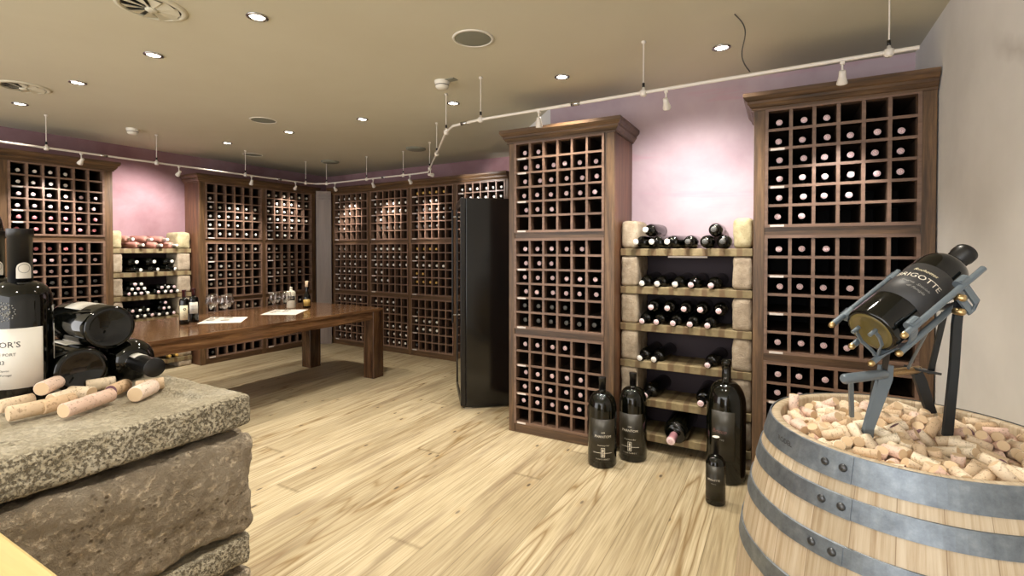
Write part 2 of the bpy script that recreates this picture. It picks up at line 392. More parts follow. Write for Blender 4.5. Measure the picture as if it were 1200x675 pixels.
# ---------------------------------------------------------------- geometry helpers
class MB:
    """collects shapes with per-face material slots and links them as ONE mesh object"""
    def __init__(s): s.v = []; s.f = []; s.mi = []; s.sm = []; s.mats = []
    def slot(s, mat):
        if mat not in s.mats: s.mats.append(mat)
        return s.mats.index(mat)
    def add(s, vs, fs, mat, smooth=False):
        k = len(s.v); s.v += [tuple(v) for v in vs]; i = s.slot(mat)
        for f in fs: s.f.append(tuple(a + k for a in f)); s.mi.append(i); s.sm.append(smooth)
    def box(s, a, b, mat, bev=0.0):
        (x0, y0, z0), (x1, y1, z1) = a, b
        if x0 > x1: x0, x1 = x1, x0
        if y0 > y1: y0, y1 = y1, y0
        if z0 > z1: z0, z1 = z1, z0
        if bev <= 0:
            vs = [(x0, y0, z0), (x1, y0, z0), (x1, y1, z0), (x0, y1, z0), (x0, y0, z1), (x1, y0, z1), (x1, y1, z1), (x0, y1, z1)]
            s.add(vs, [(0, 3, 2, 1), (4, 5, 6, 7), (0, 1, 5, 4), (1, 2, 6, 5), (2, 3, 7, 6), (3, 0, 4, 7)], mat); return
        bm = bmesh.new(); bmesh.ops.create_cube(bm, size=1)
        bmesh.ops.scale(bm, vec=(x1 - x0, y1 - y0, z1 - z0), verts=bm.verts)
        bmesh.ops.bevel(bm, geom=list(bm.edges), offset=bev, segments=2, affect='EDGES', profile=0.5)
        bmesh.ops.translate(bm, vec=((x0 + x1) / 2, (y0 + y1) / 2, (z0 + z1) / 2), verts=bm.verts)
        s.bm(bm, mat)
    def bm(s, bm, mat, smooth=False, mtx=None):
        bm.verts.ensure_lookup_table(); bm.verts.index_update()
        vs = [(mtx @ v.co if mtx else v.co.copy()) for v in bm.verts]
        s.add(vs, [tuple(v.index for v in f.verts) for f in bm.faces], mat, smooth); bm.free()
    def tube(s, pts, r, mat, seg=12, cap=True, smooth=True):
        pts = [Vector(p) for p in pts]; rs = r if isinstance(r, (list, tuple)) else [r] * len(pts)
        t0 = (pts[1] - pts[0]).normalized()
        up = Vector((0, 0, 1)) if abs(t0.z) < 0.9 else Vector((1, 0, 0))
        nrm = t0.cross(up).normalized(); vs = []; fs = []
        for i, p in enumerate(pts):
            t = (pts[min(i + 1, len(pts) - 1)] - pts[max(i - 1, 0)]).normalized()
            nrm = (nrm - t * nrm.dot(t)).normalized(); bi = t.cross(nrm)
            for k in range(seg):
                a = 2 * pi * k / seg; vs.append(p + (nrm * cos(a) + bi * sin(a)) * rs[i])
        for i in range(len(pts) - 1):
            for k in range(seg):
                k2 = (k + 1) % seg; fs.append((i * seg + k, i * seg + k2, (i + 1) * seg + k2, (i + 1) * seg + k))
        s.add(vs, fs, mat, smooth)
        if cap:
            s.add(vs[:seg], [tuple(range(seg))[::-1]], mat); s.add(vs[-seg:], [tuple(range(seg))], mat)
    def lathe(s, prof, mat, seg=32, mtx=None, smooth=True):
        """prof: (r, z) from bottom to top; r = 0 closes"""
        vs = []; fs = []; rows = []
        for r, z in prof:
            if r <= 1e-6: rows.append([len(vs)]); vs.append(Vector((0, 0, z)))
            else:
                rows.append(list(range(len(vs), len(vs) + seg)))
                vs += [Vector((r * cos(2 * pi * k / seg), r * sin(2 * pi * k / seg), z)) for k in range(seg)]
        for a, b in zip(rows, rows[1:]):
            for k in range(seg):
                k2 = (k + 1) % seg
                if len(a) == 1 and len(b) == 1: continue
                if len(a) == 1: fs.append((a[0], b[k2], b[k]))
                elif len(b) == 1: fs.append((a[k], a[k2], b[0]))
                else: fs.append((a[k], a[k2], b[k2], b[k]))
        if mtx: vs = [mtx @ v for v in vs]
        s.add(vs, fs, mat, smooth)
    def strap(s, pts, w, t, wdir, mat):
        """flat bar along pts, width w along wdir, thickness t"""
        pts = [Vector(p) for p in pts]; wd = Vector(wdir).normalized(); vs = []; fs = []
        ws = w if isinstance(w, (list, tuple)) else [w] * len(pts)
        for i, p in enumerate(pts):
            tg = (pts[min(i + 1, len(pts) - 1)] - pts[max(i - 1, 0)]).normalized()
            nn = tg.cross(wd).normalized()
            for a, b in ((-1, -1), (1, -1), (1, 1), (-1, 1)): vs.append(p + wd * a * ws[i] / 2 + nn * b * t / 2)
        for i in range(len(pts) - 1):
            for k in range(4):
                k2 = (k + 1) % 4; fs.append((i * 4 + k, i * 4 + k2, i * 4 + 4 + k2, i * 4 + 4 + k))
        fs.append((3, 2, 1, 0)); m = 4 * (len(pts) - 1); fs.append((m, m + 1, m + 2, m + 3))
        s.add(vs, fs, mat)
    def mesh(s, name):
        me = bpy.data.meshes.new(name); me.from_pydata(s.v, [], s.f)
        for m in s.mats: me.materials.append(M[m])
        for p, i, sm in zip(me.polygons, s.mi, s.sm): p.material_index = i; p.use_smooth = sm
        me.update(); return me
    def build(s, name, parent=None):
        o = bpy.data.objects.new(name, s.mesh(name)); COL.objects.link(o)
        if parent: o.parent = parent
        return o

def tag(o, label, cat=None, group=None, kind=None):
    if label: o['label'] = label
    if cat: o['category'] = cat
    if group: o['group'] = group
    if kind: o['kind'] = kind
    return o
def empty(name, loc=(0, 0, 0), rz=0.0):
    o = bpy.data.objects.new(name, None); o.empty_display_size = 0.1; COL.objects.link(o)
    o.location = loc; o.rotation_euler = (0, 0, rz); return o
def struct(o): o['kind'] = 'structure'; return o
def copy_tree(o, parent=None):
    c_ = o.copy(); COL.objects.link(c_)
    if parent: c_.parent = parent
    for ch in list(o.children): copy_tree(ch, c_)
    return c_

def text_mesh(mb, txt, size, mat, place, align='CENTER', shear=0.0, flip=False):
    """adds lettering; place(x, y) -> 3D point"""
    cu = bpy.data.curves.new('lettering', 'FONT'); cu.body = txt; cu.size = size; cu.align_x = align; cu.shear = shear
    cu.resolution_u = 2
    o = bpy.data.objects.new('lettering', cu); COL.objects.link(o)
    dg = bpy.context.evaluated_depsgraph_get(); dg.update()
    me = o.evaluated_get(dg).to_mesh()
    vs = [v.co.copy() for v in me.vertices]; fs = [tuple(p.vertices) for p in me.polygons]
    o.evaluated_get(dg).to_mesh_clear(); bpy.data.objects.remove(o); bpy.data.curves.remove(cu)
    if flip: vs = [Vector((-v.x, -v.y, 0)) for v in vs]
    mb.add([place(v.x, v.y) for v in vs], fs, mat)
def on_cyl(r, z0, a0=0.0):
    """text placement on an upright cylinder of radius r, reading outwards at angle a0"""
    return lambda x, y: Vector((r * cos(a0 + x / r), r * sin(a0 + x / r), z0 + y))
def patch(mb, r, z0, z1, a0, a1, mat, seg=20, t=0.0006):
    """curved label on a bottle: thin shell from angle a0 to a1"""
    vs = []; fs = []
    for i in range(seg + 1):
        a = a0 + (a1 - a0) * i / seg
        for rr, z in ((r + t, z0), (r + t, z1), (r - t, z1), (r - t, z0)): vs.append((rr * cos(a), rr * sin(a), z))
    for i in range(seg):
        for k in range(4):
            k2 = (k + 1) % 4; fs.append((i * 4 + k, i * 4 + 4 + k, i * 4 + 4 + k2, i * 4 + k2))
    fs.append((0, 1, 2, 3)); m = seg * 4; fs.append((m + 3, m + 2, m + 1, m))
    mb.add(vs, fs, mat, True)

# ---------------------------------------------------------------- the room
R_ = ROOM; ZC = R_['z']
b = MB(); b.box((R_['x0'] - .2, R_['y0'] - .2, -0.1), (R_['x1'] + .2, 6.2, 0), 'floor'); struct(b.build('floor'))
b = MB(); b.box((R_['x0'] - .2, R_['y0'] - .2, ZC), (R_['x1'] + .2, 6.2, ZC + .12), 'ceiling'); struct(b.build('ceiling'))
b = MB(); b.box((R_['x0'] - .15, R_['y0'], 0), (R_['x0'], 5.95, ZC), 'maroon'); struct(b.build('wall_left'))
BW0, BW1 = Vector((R_['x0'], 5.78)), Vector((-2.45, 5.62))
b = MB()
b.add([(BW0.x, BW0.y, 0), (BW1.x, BW1.y, 0), (BW1.x, BW1.y + .15, 0), (BW0.x, BW0.y + .15, 0), (BW0.x, BW0.y, ZC), (BW1.x, BW1.y, ZC), (BW1.x, BW1.y + .15, ZC), (BW0.x, BW0.y + .15, ZC)],
      [(0, 3, 2, 1), (4, 5, 6, 7), (0, 1, 5, 4), (1, 2, 6, 5), (2, 3, 7, 6), (3, 0, 4, 7)], 'maroon')
struct(b.build('wall_back'))
b = MB(); b.box((-1.77, R_['yR'], 0), (R_['x1'], R_['yR'] + .15, ZC), 'mauve'); struct(b.build('wall_display'))
b = MB(); q = [(-1.77, 3.88), (-2.45, 4.62), (-2.45, 5.9), (-2.30, 5.9), (-2.30, 4.68), (-1.70, 4.03)]
b.add([(x, y, 0) for x, y in q] + [(x, y, ZC) for x, y in q], [(0, 1, 2, 3, 4, 5)[::-1], (6, 7, 8, 9, 10, 11)] + [(i, (i + 1) % 6, 6 + (i + 1) % 6, 6 + i) for i in range(6)], 'white_wall')
struct(b.build('wall_return'))
b = MB(); b.box((R_['x1'], R_['y0'], 0), (R_['x1'] + .15, 4.03, ZC), 'white_wall'); struct(b.build('wall_right'))

# ---------------------------------------------------------------- wine racks
CW, HS, GAP, BAY = 0.70, 0.67256, 0.082, 0.79
ZT = CAM_H + 0.81802            # top of the upper grid
PX, PZ = CW / 6, HS / 6
Z_BOT = [ZT - HS, ZT - 2 * HS - GAP, ZT - 3 * HS - 2 * GAP]

def rack(p, ang, bays, xl, xr, depth, label, tags, side_l=True, cornice_side=(True, True)):
    root = empty('wine_rack', (p[0], p[1], 0), ang); tag(root, label, 'wine rack')
    x1 = (bays - 1) * BAY + CW
    f = MB()
    # uprights between and beside the grids
    edges = [(xl, -0.018)] + [(k * BAY + CW + 0.018, (k + 1) * BAY - 0.018) for k in range(bays - 1)] + [(x1 + 0.018, xr)]
    for a, c_ in edges: f.box((a, 0.0, 0), (c_, 0.03, 2.30), 'rack_z', 0.002)
    for k in range(bays):
        a, c_ = k * BAY - 0.018, k * BAY + CW + 0.018
        f.box((a, 0.006, 0.0), (c_, 0.03, Z_BOT[2] - 0.018), 'rack_x')
        for z in (Z_BOT[1], Z_BOT[0]): f.box((a, 0.006, z - GAP + 0.018), (c_, 0.03, z - 0.018), 'rack_x')
        f.box((a, 0.006, ZT + 0.018), (c_, 0.03, 2.30), 'rack_x')
    f.box((xl, 0.03, 0), (xl + 0.02, depth, 2.30), 'rack_y'); f.box((xr - 0.02, 0.03, 0), (xr, depth, 2.30), 'rack_y')
    f.box((xl, 0.0, 2.30), (xr, depth, 2.32), 'rack_x')
    f.build('carcass', root)
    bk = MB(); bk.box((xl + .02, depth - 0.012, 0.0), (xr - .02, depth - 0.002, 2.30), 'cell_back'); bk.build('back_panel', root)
    # cornice: moulded profile swept round front and sides
    prof = [(0.0, 2.285), (0.012, 2.285), (0.012, 2.298), (0.020, 2.302), (0.030, 2.318), (0.036, 2.322), (0.036, 2.338), (0.046, 2.344), (0.058, 2.362), (0.058, 2.385)]
    co = MB(); vs = []; n_ = len(prof)
    for o_, z in prof:
        l = xl - (o_ if cornice_side[0] else 0); r = xr + (o_ if cornice_side[1] else 0)
        vs += [(l, depth, z), (l, -o_, z), (r, -o_, z), (r, depth, z)]
    fs = []
    for i in range(n_ - 1):
        for k in range(3): fs.append((i * 4 + k, i * 4 + k + 1, i * 4 + 4 + k + 1, i * 4 + 4 + k))
    t_ = (n_ - 1) * 4; fs.append((t_, t_ + 1, t_ + 2, t_ + 3)); fs.append((3, 2, 1, 0))
    co.add(vs, fs, 'rack_x'); co.build('cornice', root)
    for k in range(bays):
        for si, z0 in enumerate(Z_BOT):
            g = MB(); X = k * BAY
            for i in range(1, 6):
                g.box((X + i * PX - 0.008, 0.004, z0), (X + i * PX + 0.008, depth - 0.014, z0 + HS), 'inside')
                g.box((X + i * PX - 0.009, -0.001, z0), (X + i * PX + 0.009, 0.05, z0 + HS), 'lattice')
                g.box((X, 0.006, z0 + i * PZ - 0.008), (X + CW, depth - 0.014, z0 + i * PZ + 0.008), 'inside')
                g.box((X, -0.003, z0 + i * PZ - 0.008), (X + CW, 0.05, z0 + i * PZ + 0.008), 'lattice')
            for a, c_ in (((X - .018, z0 - .018), (X, z0 + HS + .018)), ((X + CW, z0 - .018), (X + CW + .018, z0 + HS + .018)),
                          ((X, z0 - .018), (X + CW, z0)), ((X, z0 + HS), (X + CW, z0 + HS + .018))):
                g.box((a[0], -0.008, a[1]), (c_[0], 0.05, c_[1]), 'lattice')
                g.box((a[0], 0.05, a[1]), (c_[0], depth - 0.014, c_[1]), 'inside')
            g.build('lattice', root)
            for row in tags.get((k, si), ()):
                z = z0 + HS - row * PZ + (-0.004 if row < 6 else -0.009)
                t = MB(); t.box((X + 0.012, -0.0105 if row == 6 else -0.0045, z - 0.006), (X + 0.085, -0.008 if row == 6 else -0.003, z + 0.007), 'tag'); t.build('price_tag', root)
    return root

def fr(x, y): return (x, y)
N90 = pi / 2
RK = {
 'centre': dict(p=(-1.8515, 3.4169), a=0.0),
 'barrel': dict(p=(-0.0876, 3.3240), a=0.0),
 'back': dict(p=(-6.0213, 5.2834), a=radians(-2.682)),
 'table': dict(p=(-6.3356, 3.5450), a=radians(87.318)),
 'port': dict(p=(-6.3573, 1.7621), a=radians(87.318)),
}
T3 = {(0, 0): (1, 2, 4, 6), (0, 1): (2, 4, 6), (0, 2): (2, 4, 6)}
rack(RK['centre']['p'], 0.0, 1, -0.068, 0.792, 0.46, 'tall walnut wine rack with moulded cornice standing beside the black cooler', T3)
rack(RK['barrel']['p'], 0.0, 1, -0.078, 0.780, 0.50, 'tall walnut wine rack in the corner behind the oak barrel', {(0, 0): (2, 4, 6), (0, 1): (2, 4, 6), (0, 2): (2, 4, 6)}, cornice_side=(True, False))
rack(RK['back']['p'], RK['back']['a'], 4, -0.075, 3.13, 0.38, 'long four-bay walnut wine rack along the far wall',
     {(k, s_): ((1, 3, 6) if s_ == 0 else (2, 4, 6)) for k in range(4) for s_ in range(3)}, cornice_side=(True, False))
rack(RK['table']['p'], RK['table']['a'], 2, -0.088, 1.57, 0.36, 'two-bay walnut wine rack behind the long wooden table',
     {(0, 0): (2, 4, 5, 6), (0, 1): (2, 4, 6), (0, 2): (2, 6), (1, 0): (2, 4, 5, 6), (1, 1): (2, 4, 6), (1, 2): (2, 6)})
rack(RK['port']['p'], RK['port']['a'], 1, -0.27, 0.79, 0.36, 'walnut wine rack behind the port bottles at the far left', {(0, 0): (2, 4, 5), (0, 1): (2, 4, 6)})
# corner panel between the two far racks
cp = empty('corner_panel', (-6.155, 5.180, 0), radians(45)); tag(cp, 'narrow grey wooden pilaster filling the corner between the far racks', 'pilaster')
b = MB(); b.box((-0.108, -0.012, 0), (0.108, 0.012, 2.20), 'corner'); b.build('panel', cp)
b = MB()
for o_, z0, z1 in ((0.012, 2.20, 2.235), (0.020, 2.235, 2.26), (0.012, 2.26, 2.29), (0.026, 2.29, 2.33)): b.box((-0.106, -0.012 - o_, z0), (0.106, 0.012, z1), 'corner')
b.build('capital', cp)

# ---------------------------------------------------------------- bottles
def bottle_profile(H, R, nr, sh0=0.60, sh1=0.76, punt=True, lip=True, square=0.45):
    P = [(0, 0.012 * H * 2 if punt else 0.0)]
    if punt: P += [(R * 0.45, 0.018 * H), (R * 0.72, 0.004 * H)]
    P += [(R * 0.86, 0.0), (R * 0.96, 0.006 * H), (R, 0.02 * H), (R, sh0 * H)]
    for i in range(1, 8):
        t = i / 8; e = cos(t * pi / 2) ** square if square < 1 else (0.5 + 0.5 * cos(t * pi))
        P.append((nr + (R - nr) * e, sh0 * H + (sh1 - sh0) * H * (sin(t * pi / 2) ** (1.0) if square < 1 else t)))
    P += [(nr, sh1 * H), (nr * 0.97, 0.93 * H)]
    if lip: P += [(nr * 0.97, 0.955 * H), (nr * 1.1, 0.957 * H), (nr * 1.1, 0.985 * H), (nr, 0.99 * H)]
    P += [(nr * 0.9, H), (0, H)]
    return P
def capsule(mb, H, nr, z0, side, face, seg=20):
    """foil capsule over the neck from height z0 (fraction) to the top"""
    r = nr + 0.0012
    mb.lathe([(nr * 0.98, z0 * H), (r, z0 * H), (r, 0.955 * H), (r * 1.1, 0.958 * H), (r * 1.1, H + 0.0012)], side, seg)
    mb.lathe([(r * 1.1, H + 0.0012), (r * 1.06, H + 0.0022), (0, H + 0.0024)], face, seg)

def rack_bottle_meshes(H, R, nr, side, face, glass='glass', seg=16):
    g = MB(); g.lathe(bottle_profile(H, R, nr, lip=False, punt=False), glass, seg)
    k = MB(); capsule(k, H, nr, 0.80, side, face, 14)
    return g.mesh('wine_bottle'), k.mesh('capsule')
BM = {
 'pink': rack_bottle_meshes(0.295, 0.0375, 0.0145, 'caps_dark', 'cap_pink'),
 'rose': rack_bottle_meshes(0.295, 0.0375, 0.0145, 'side_pink', 'cap_rose'),
 'white': rack_bottle_meshes(0.295, 0.0375, 0.0140, 'caps_dark', 'cap_white'),
 'wneck': rack_bottle_meshes(0.295, 0.0375, 0.0150, 'side_white', 'cap_white'),
 'gold': rack_bottle_meshes(0.295, 0.0375, 0.0145, 'side_gold', 'cap_gold'),
 'dark': rack_bottle_meshes(0.295, 0.0375, 0.0145, 'caps_dark', 'cap_grey'),
 'mag': rack_bottle_meshes(0.335, 0.0470, 0.0160, 'caps_dark', 'cap_pink', seg=22),
 'magw': rack_bottle_meshes(0.335, 0.0470, 0.0170, 'caps_dark', 'cap_white', seg=22),
 'magd': rack_bottle_meshes(0.335, 0.0470, 0.0160, 'caps_dark', 'cap_grey', seg=22),
 'magbase': rack_bottle_meshes(0.335, 0.0470, 0.0160, 'caps_dark', 'cap_grey', glass='glass', seg=22),
 'half': rack_bottle_meshes(0.245, 0.0305, 0.0150, 'caps_dark', 'cap_white'),
 'halfp': rack_bottle_meshes(0.245, 0.0305, 0.0150, 'caps_dark', 'cap_pink'),
 'blush': rack_bottle_meshes(0.295, 0.0400, 0.0145, 'side_white', 'cap_white', glass='rose', seg=22),
 'big': rack_bottle_meshes(0.375, 0.0560, 0.0185, 'caps_dark', 'cap_pink', seg=24),
 'huge': rack_bottle_meshes(0.450, 0.0850, 0.0250, 'side_pink', 'cap_pink', seg=30),
}
CAPW = {'pink': 'pale pink', 'rose': 'rose-pink', 'white': 'white', 'wneck': 'long white', 'gold': 'gold', 'dark': 'dark', 'mag': 'pale pink', 'magw': 'white', 'magd': 'black'}
def lay_bottle(kind, tip, direction, label, group, name='wine_bottle'):
    """a bottle lying with the top of its neck at tip; direction points from base to neck"""
    gm, km = BM[kind]; d = Vector(direction).normalized()
    H = max(v.co.z for v in gm.vertices)
    o = bpy.data.objects.new(name, gm); COL.objects.link(o)
    q = d.to_track_quat('Z', 'Y') @ Quaternion((0, 0, 1), random.uniform(0, 6.28))
    o.rotation_mode = 'QUATERNION'; o.rotation_quaternion = q; o.location = Vector(tip) - d * H
    k = bpy.data.objects.new('capsule', km); COL.objects.link(k); k.parent = o
    tag(o, label, 'wine bottle', group); return o

ORD = ['first', 'second', 'third', 'fourth', 'fifth', 'sixth']
def grid_spots(rk, bay, sec, rows, kinds='pink'):
    a = RK[rk]['a']; p = RK[rk]['p']; out = []
    for r, row in enumerate(rows):
        kd = kinds[r] if isinstance(kinds, (list, tuple)) else kinds
        for cc, ch in enumerate(row):
            if ch == '0': continue
            lx = bay * BAY + (cc + 0.5) * PX + random.uniform(-0.0095, 0.0095); ly = random.uniform(0.022, 0.045)
            z = Z_BOT[sec] + HS - (r + 1) * PZ + 0.008 + 0.0385 + random.uniform(0, 0.003)
            wx = p[0] + lx * cos(a) - ly * sin(a); wy = p[1] + lx * sin(a) + ly * cos(a)
            dx = random.uniform(-0.006, 0.006)
            d = Vector((sin(a) + dx * cos(a), -cos(a) + dx * sin(a), 0.004))
            out.append((Vector((wx, wy, z)), d, kd, rk, bay, sec, r, cc))
    return out
F6 = '111111'
SP = []
SP += grid_spots('centre', 0, 0, ['110000', F6, F6, F6, '111000', '000000'])
SP += grid_spots('centre', 0, 1, ['111110', '111000', F6, F6, '111100', F6], ['pink'] * 4 + ['dark'] * 2)
SP += grid_spots('centre', 0, 2, ['111100', '000000', '111110', '111110', '111110', '000000'])
SP += grid_spots('barrel', 0, 0, ['111000', F6, F6, F6, '111100', '110000'])
SP += grid_spots('barrel', 0, 1, ['111000', '000000', '111100', '000000', '000000', '111100'])
SP += grid_spots('barrel', 0, 2, ['111000', '110000', '000000', '000000', '000000', '000000'])
SP += grid_spots('port', 0, 0, ['111100', '111100', F6, F6, F6, F6], ['white', 'white', 'pink', 'pink', 'rose', 'rose'])
SP += grid_spots('port', 0, 1, ['111110', F6, '111100', F6, F6, F6], ['rose', 'pink', 'pink', 'dark', 'dark', 'dark'])
SP += grid_spots('table', 0, 0, ['000000', '100000', F6, F6, '111100', F6], 'white')
SP += grid_spots('table', 1, 0, [F6, F6, '111100', F6, '111100', '111100'], ['wneck', 'white', 'white', 'wneck', 'white', 'white'])
SP += grid_spots('table', 0, 1, [F6, '100000', F6, '111100', F6, '000000'], 'white')
SP += grid_spots('table', 1, 1, ['110000', '111100', '001100', '111110', '110000', '000000'], 'white')
SP += grid_spots('table', 0, 2, [F6, '000000', '000000', '000000', F6, '100000'], ['white'] * 4 + ['dark'] * 2)
SP += grid_spots('table', 1, 2, ['111110', '000000', '000000', '000000', '111110', '000000'], 'white')
SP += grid_spots('back', 0, 0, ['111110', '111100', '111000', '110000', '110000', '000000'], 'white')
SP += grid_spots('back', 0, 1, ['110000', F6, '011100', '111110', '111000', '111100'], 'white')
SP += grid_spots('back', 0, 2, ['111110', '111100', '111000', '111000', '111000', '111110'], 'white')
SP += grid_spots('back', 1, 0, ['100000', F6, F6, '110000', '011110', '000000'], ['white', 'white', 'white', 'wneck', 'dark', 'white'])
SP += grid_spots('back', 1, 1, ['111110', F6, F6, '110000', '111000', '000000'], ['wneck', 'white', 'wneck', 'wneck', 'white', 'white'])
SP += grid_spots('back', 1, 2, ['111100', '111100', '111000', F6, F6, F6], 'white')
SP += grid_spots('back', 2, 0, ['111110', '111100', F6, '111110', '111100', '000000'], ['gold', 'white', 'dark', 'dark', 'dark', 'dark'])
SP += grid_spots('back', 2, 1, ['111100', '110000', '111110', '110000', '111100', '000000'], ['gold', 'wneck', 'wneck', 'gold', 'gold', 'gold'])
SP += grid_spots('back', 2, 2, ['000000', '100000', '111100', '111100', '000000', '100000'], ['white', 'dark', 'wneck', 'wneck', 'white', 'dark'])
SP += grid_spots('back', 3, 0, [F6, F6, '111100', '111000', '110000', '000000'], 'white')
SP += grid_spots('back', 3, 1, ['111000', '110000', '111000', '110000', '000000', '000000'], 'white')
RNAME = {'centre': 'rack beside the black cooler', 'barrel': 'rack behind the barrel', 'port': 'rack behind the port bottles', 'table': 'rack behind the table', 'back': 'far wall rack'}
SNAME = ['top grid', 'middle grid', 'bottom grid']
RG = {'centre': 'bottles in the rack beside the cooler', 'barrel': 'bottles in the rack behind the barrel', 'port': 'bottles in the rack behind the port', 'table': 'bottles in the rack behind the table', 'back': 'bottles in the far wall rack'}
SP.sort(key=lambda s_: (s_[3] == 'back', (s_[0] - Vector((0, 0, CAM_H))).length))
N_SINGLE = 300 - 96
for s_ in SP[:N_SINGLE]:
    tip, d, kd, rk, bay, sec, r, cc = s_
    sn = SNAME[sec] if rk != 'table' else ('left bay ' if bay == 0 else 'right bay ') + SNAME[sec]
    lb = f"bottle, {CAPW[kd].replace(' ', '-')} cap, {RNAME[rk]}, {sn}, row {r + 1}, column {cc + 1}"
    lay_bottle(kd, tip, d, lb, RG[rk])
far = MB()
for tip, d, kd, *_ in SP[N_SINGLE:]:
    gm, km = BM[kd]; q = d.to_track_quat('Z', 'Y'); mt = Matrix.Translation(tip - d.normalized() * 0.295) @ q.to_matrix().to_4x4()
    for me in (gm, km):
        for p_ in me.polygons: pass
        vs = [mt @ v.co for v in me.vertices]
        for mi in range(len(me.materials)):
            fs = [tuple(p_.vertices) for p_ in me.polygons if p_.material_index == mi]
            mk = [k for k, v in M.items() if v == me.materials[mi]][0]
            used = sorted({i for f_ in fs for i in f_}); mp = {o_: n__ for n__, o_ in enumerate(used)}
            far.add([vs[i] for i in used], [tuple(mp[i] for i in f_) for f_ in fs], mk, True)
tag(far.build('wine_bottles'), 'the many smaller-looking bottles filling the far wall rack and the corner', 'wine bottles', kind='stuff')

# ---------------------------------------------------------------- stone things
def stone_box(name, size, mat, loc, rz=0.0, step=0.02, rad=0.012, amp=0.004, freq=18.0, seed=0.0, trough=None, parent=None, chip=0.0, fine=0.0):
    """rough block: grid box with rounded arrises and a knocked surface. size = full dims, loc = centre of its base"""
    hx, hy, hz = size[0] / 2, size[1] / 2, size[2] / 2
    nx, ny, nz = [max(2, int(round(s_ / step))) for s_ in size]
    key = {}; vs = []; fs = []
    def V(i, j, k):
        t = (i, j, k)
        if t not in key:
            key[t] = len(vs); p = Vector((-hx + 2 * hx * i / nx, -hy + 2 * hy * j / ny, -hz + 2 * hz * k / nz))
            q = Vector((max(-hx + rad, min(hx - rad, p.x)), max(-hy + rad, min(hy - rad, p.y)), max(-hz + rad, min(hz - rad, p.z))))
            d = p - q
            if d.length > 1e-9: d.normalize(); pp = q + d * rad
            else: d = Vector((0, 0, 1)); pp = p
            s3 = Vector((seed, seed * 1.7, seed * 0.3))
            nn = noise.fractal(pp * freq + s3, 1.0, 2.0, 4) * amp
            nn += noise.fractal(pp * freq * 4.3 + s3, 1.0, 2.0, 2) * amp * fine
            if chip: nn += min(0.0, noise.noise(pp * freq * 0.28 + s3 * 2) - 0.05) * chip
            pp = pp + d * nn
            if trough and p.z > hz * 0.6:
                bx, by, dep = trough; w_ = 0.014
                u = min((hx - bx - abs(pp.x + 0.0)) / w_, (hy - by - abs(pp.y)) / w_)
                pp.z -= dep * max(0.0, min(1.0, u))
            vs.append(pp)
        return key[t]
    for i in range(nx):
        for j in range(ny):
            fs.append((V(i, j, 0), V(i, j + 1, 0), V(i + 1, j + 1, 0), V(i + 1, j, 0))); fs.append((V(i, j, nz), V(i + 1, j, nz), V(i + 1, j + 1, nz), V(i, j + 1, nz)))
    for i in range(nx):
        for k in range(nz):
            fs.append((V(i, 0, k), V(i + 1, 0, k), V(i + 1, 0, k + 1), V(i, 0, k + 1))); fs.append((V(i, ny, k), V(i, ny, k + 1), V(i + 1, ny, k + 1), V(i + 1, ny, k)))
    for j in range(ny):
        for k in range(nz):
            fs.append((V(0, j, k), V(0, j, k + 1), V(0, j + 1, k + 1), V(0, j + 1, k))); fs.append((V(nx, j, k), V(nx, j + 1, k), V(nx, j + 1, k + 1), V(nx, j, k + 1)))
    m = MB(); m.add(vs, fs, mat, True); o = m.build(name, parent)
    o.location = (loc[0], loc[1], loc[2] + hz); o.rotation_euler = (0, 0, rz); return o

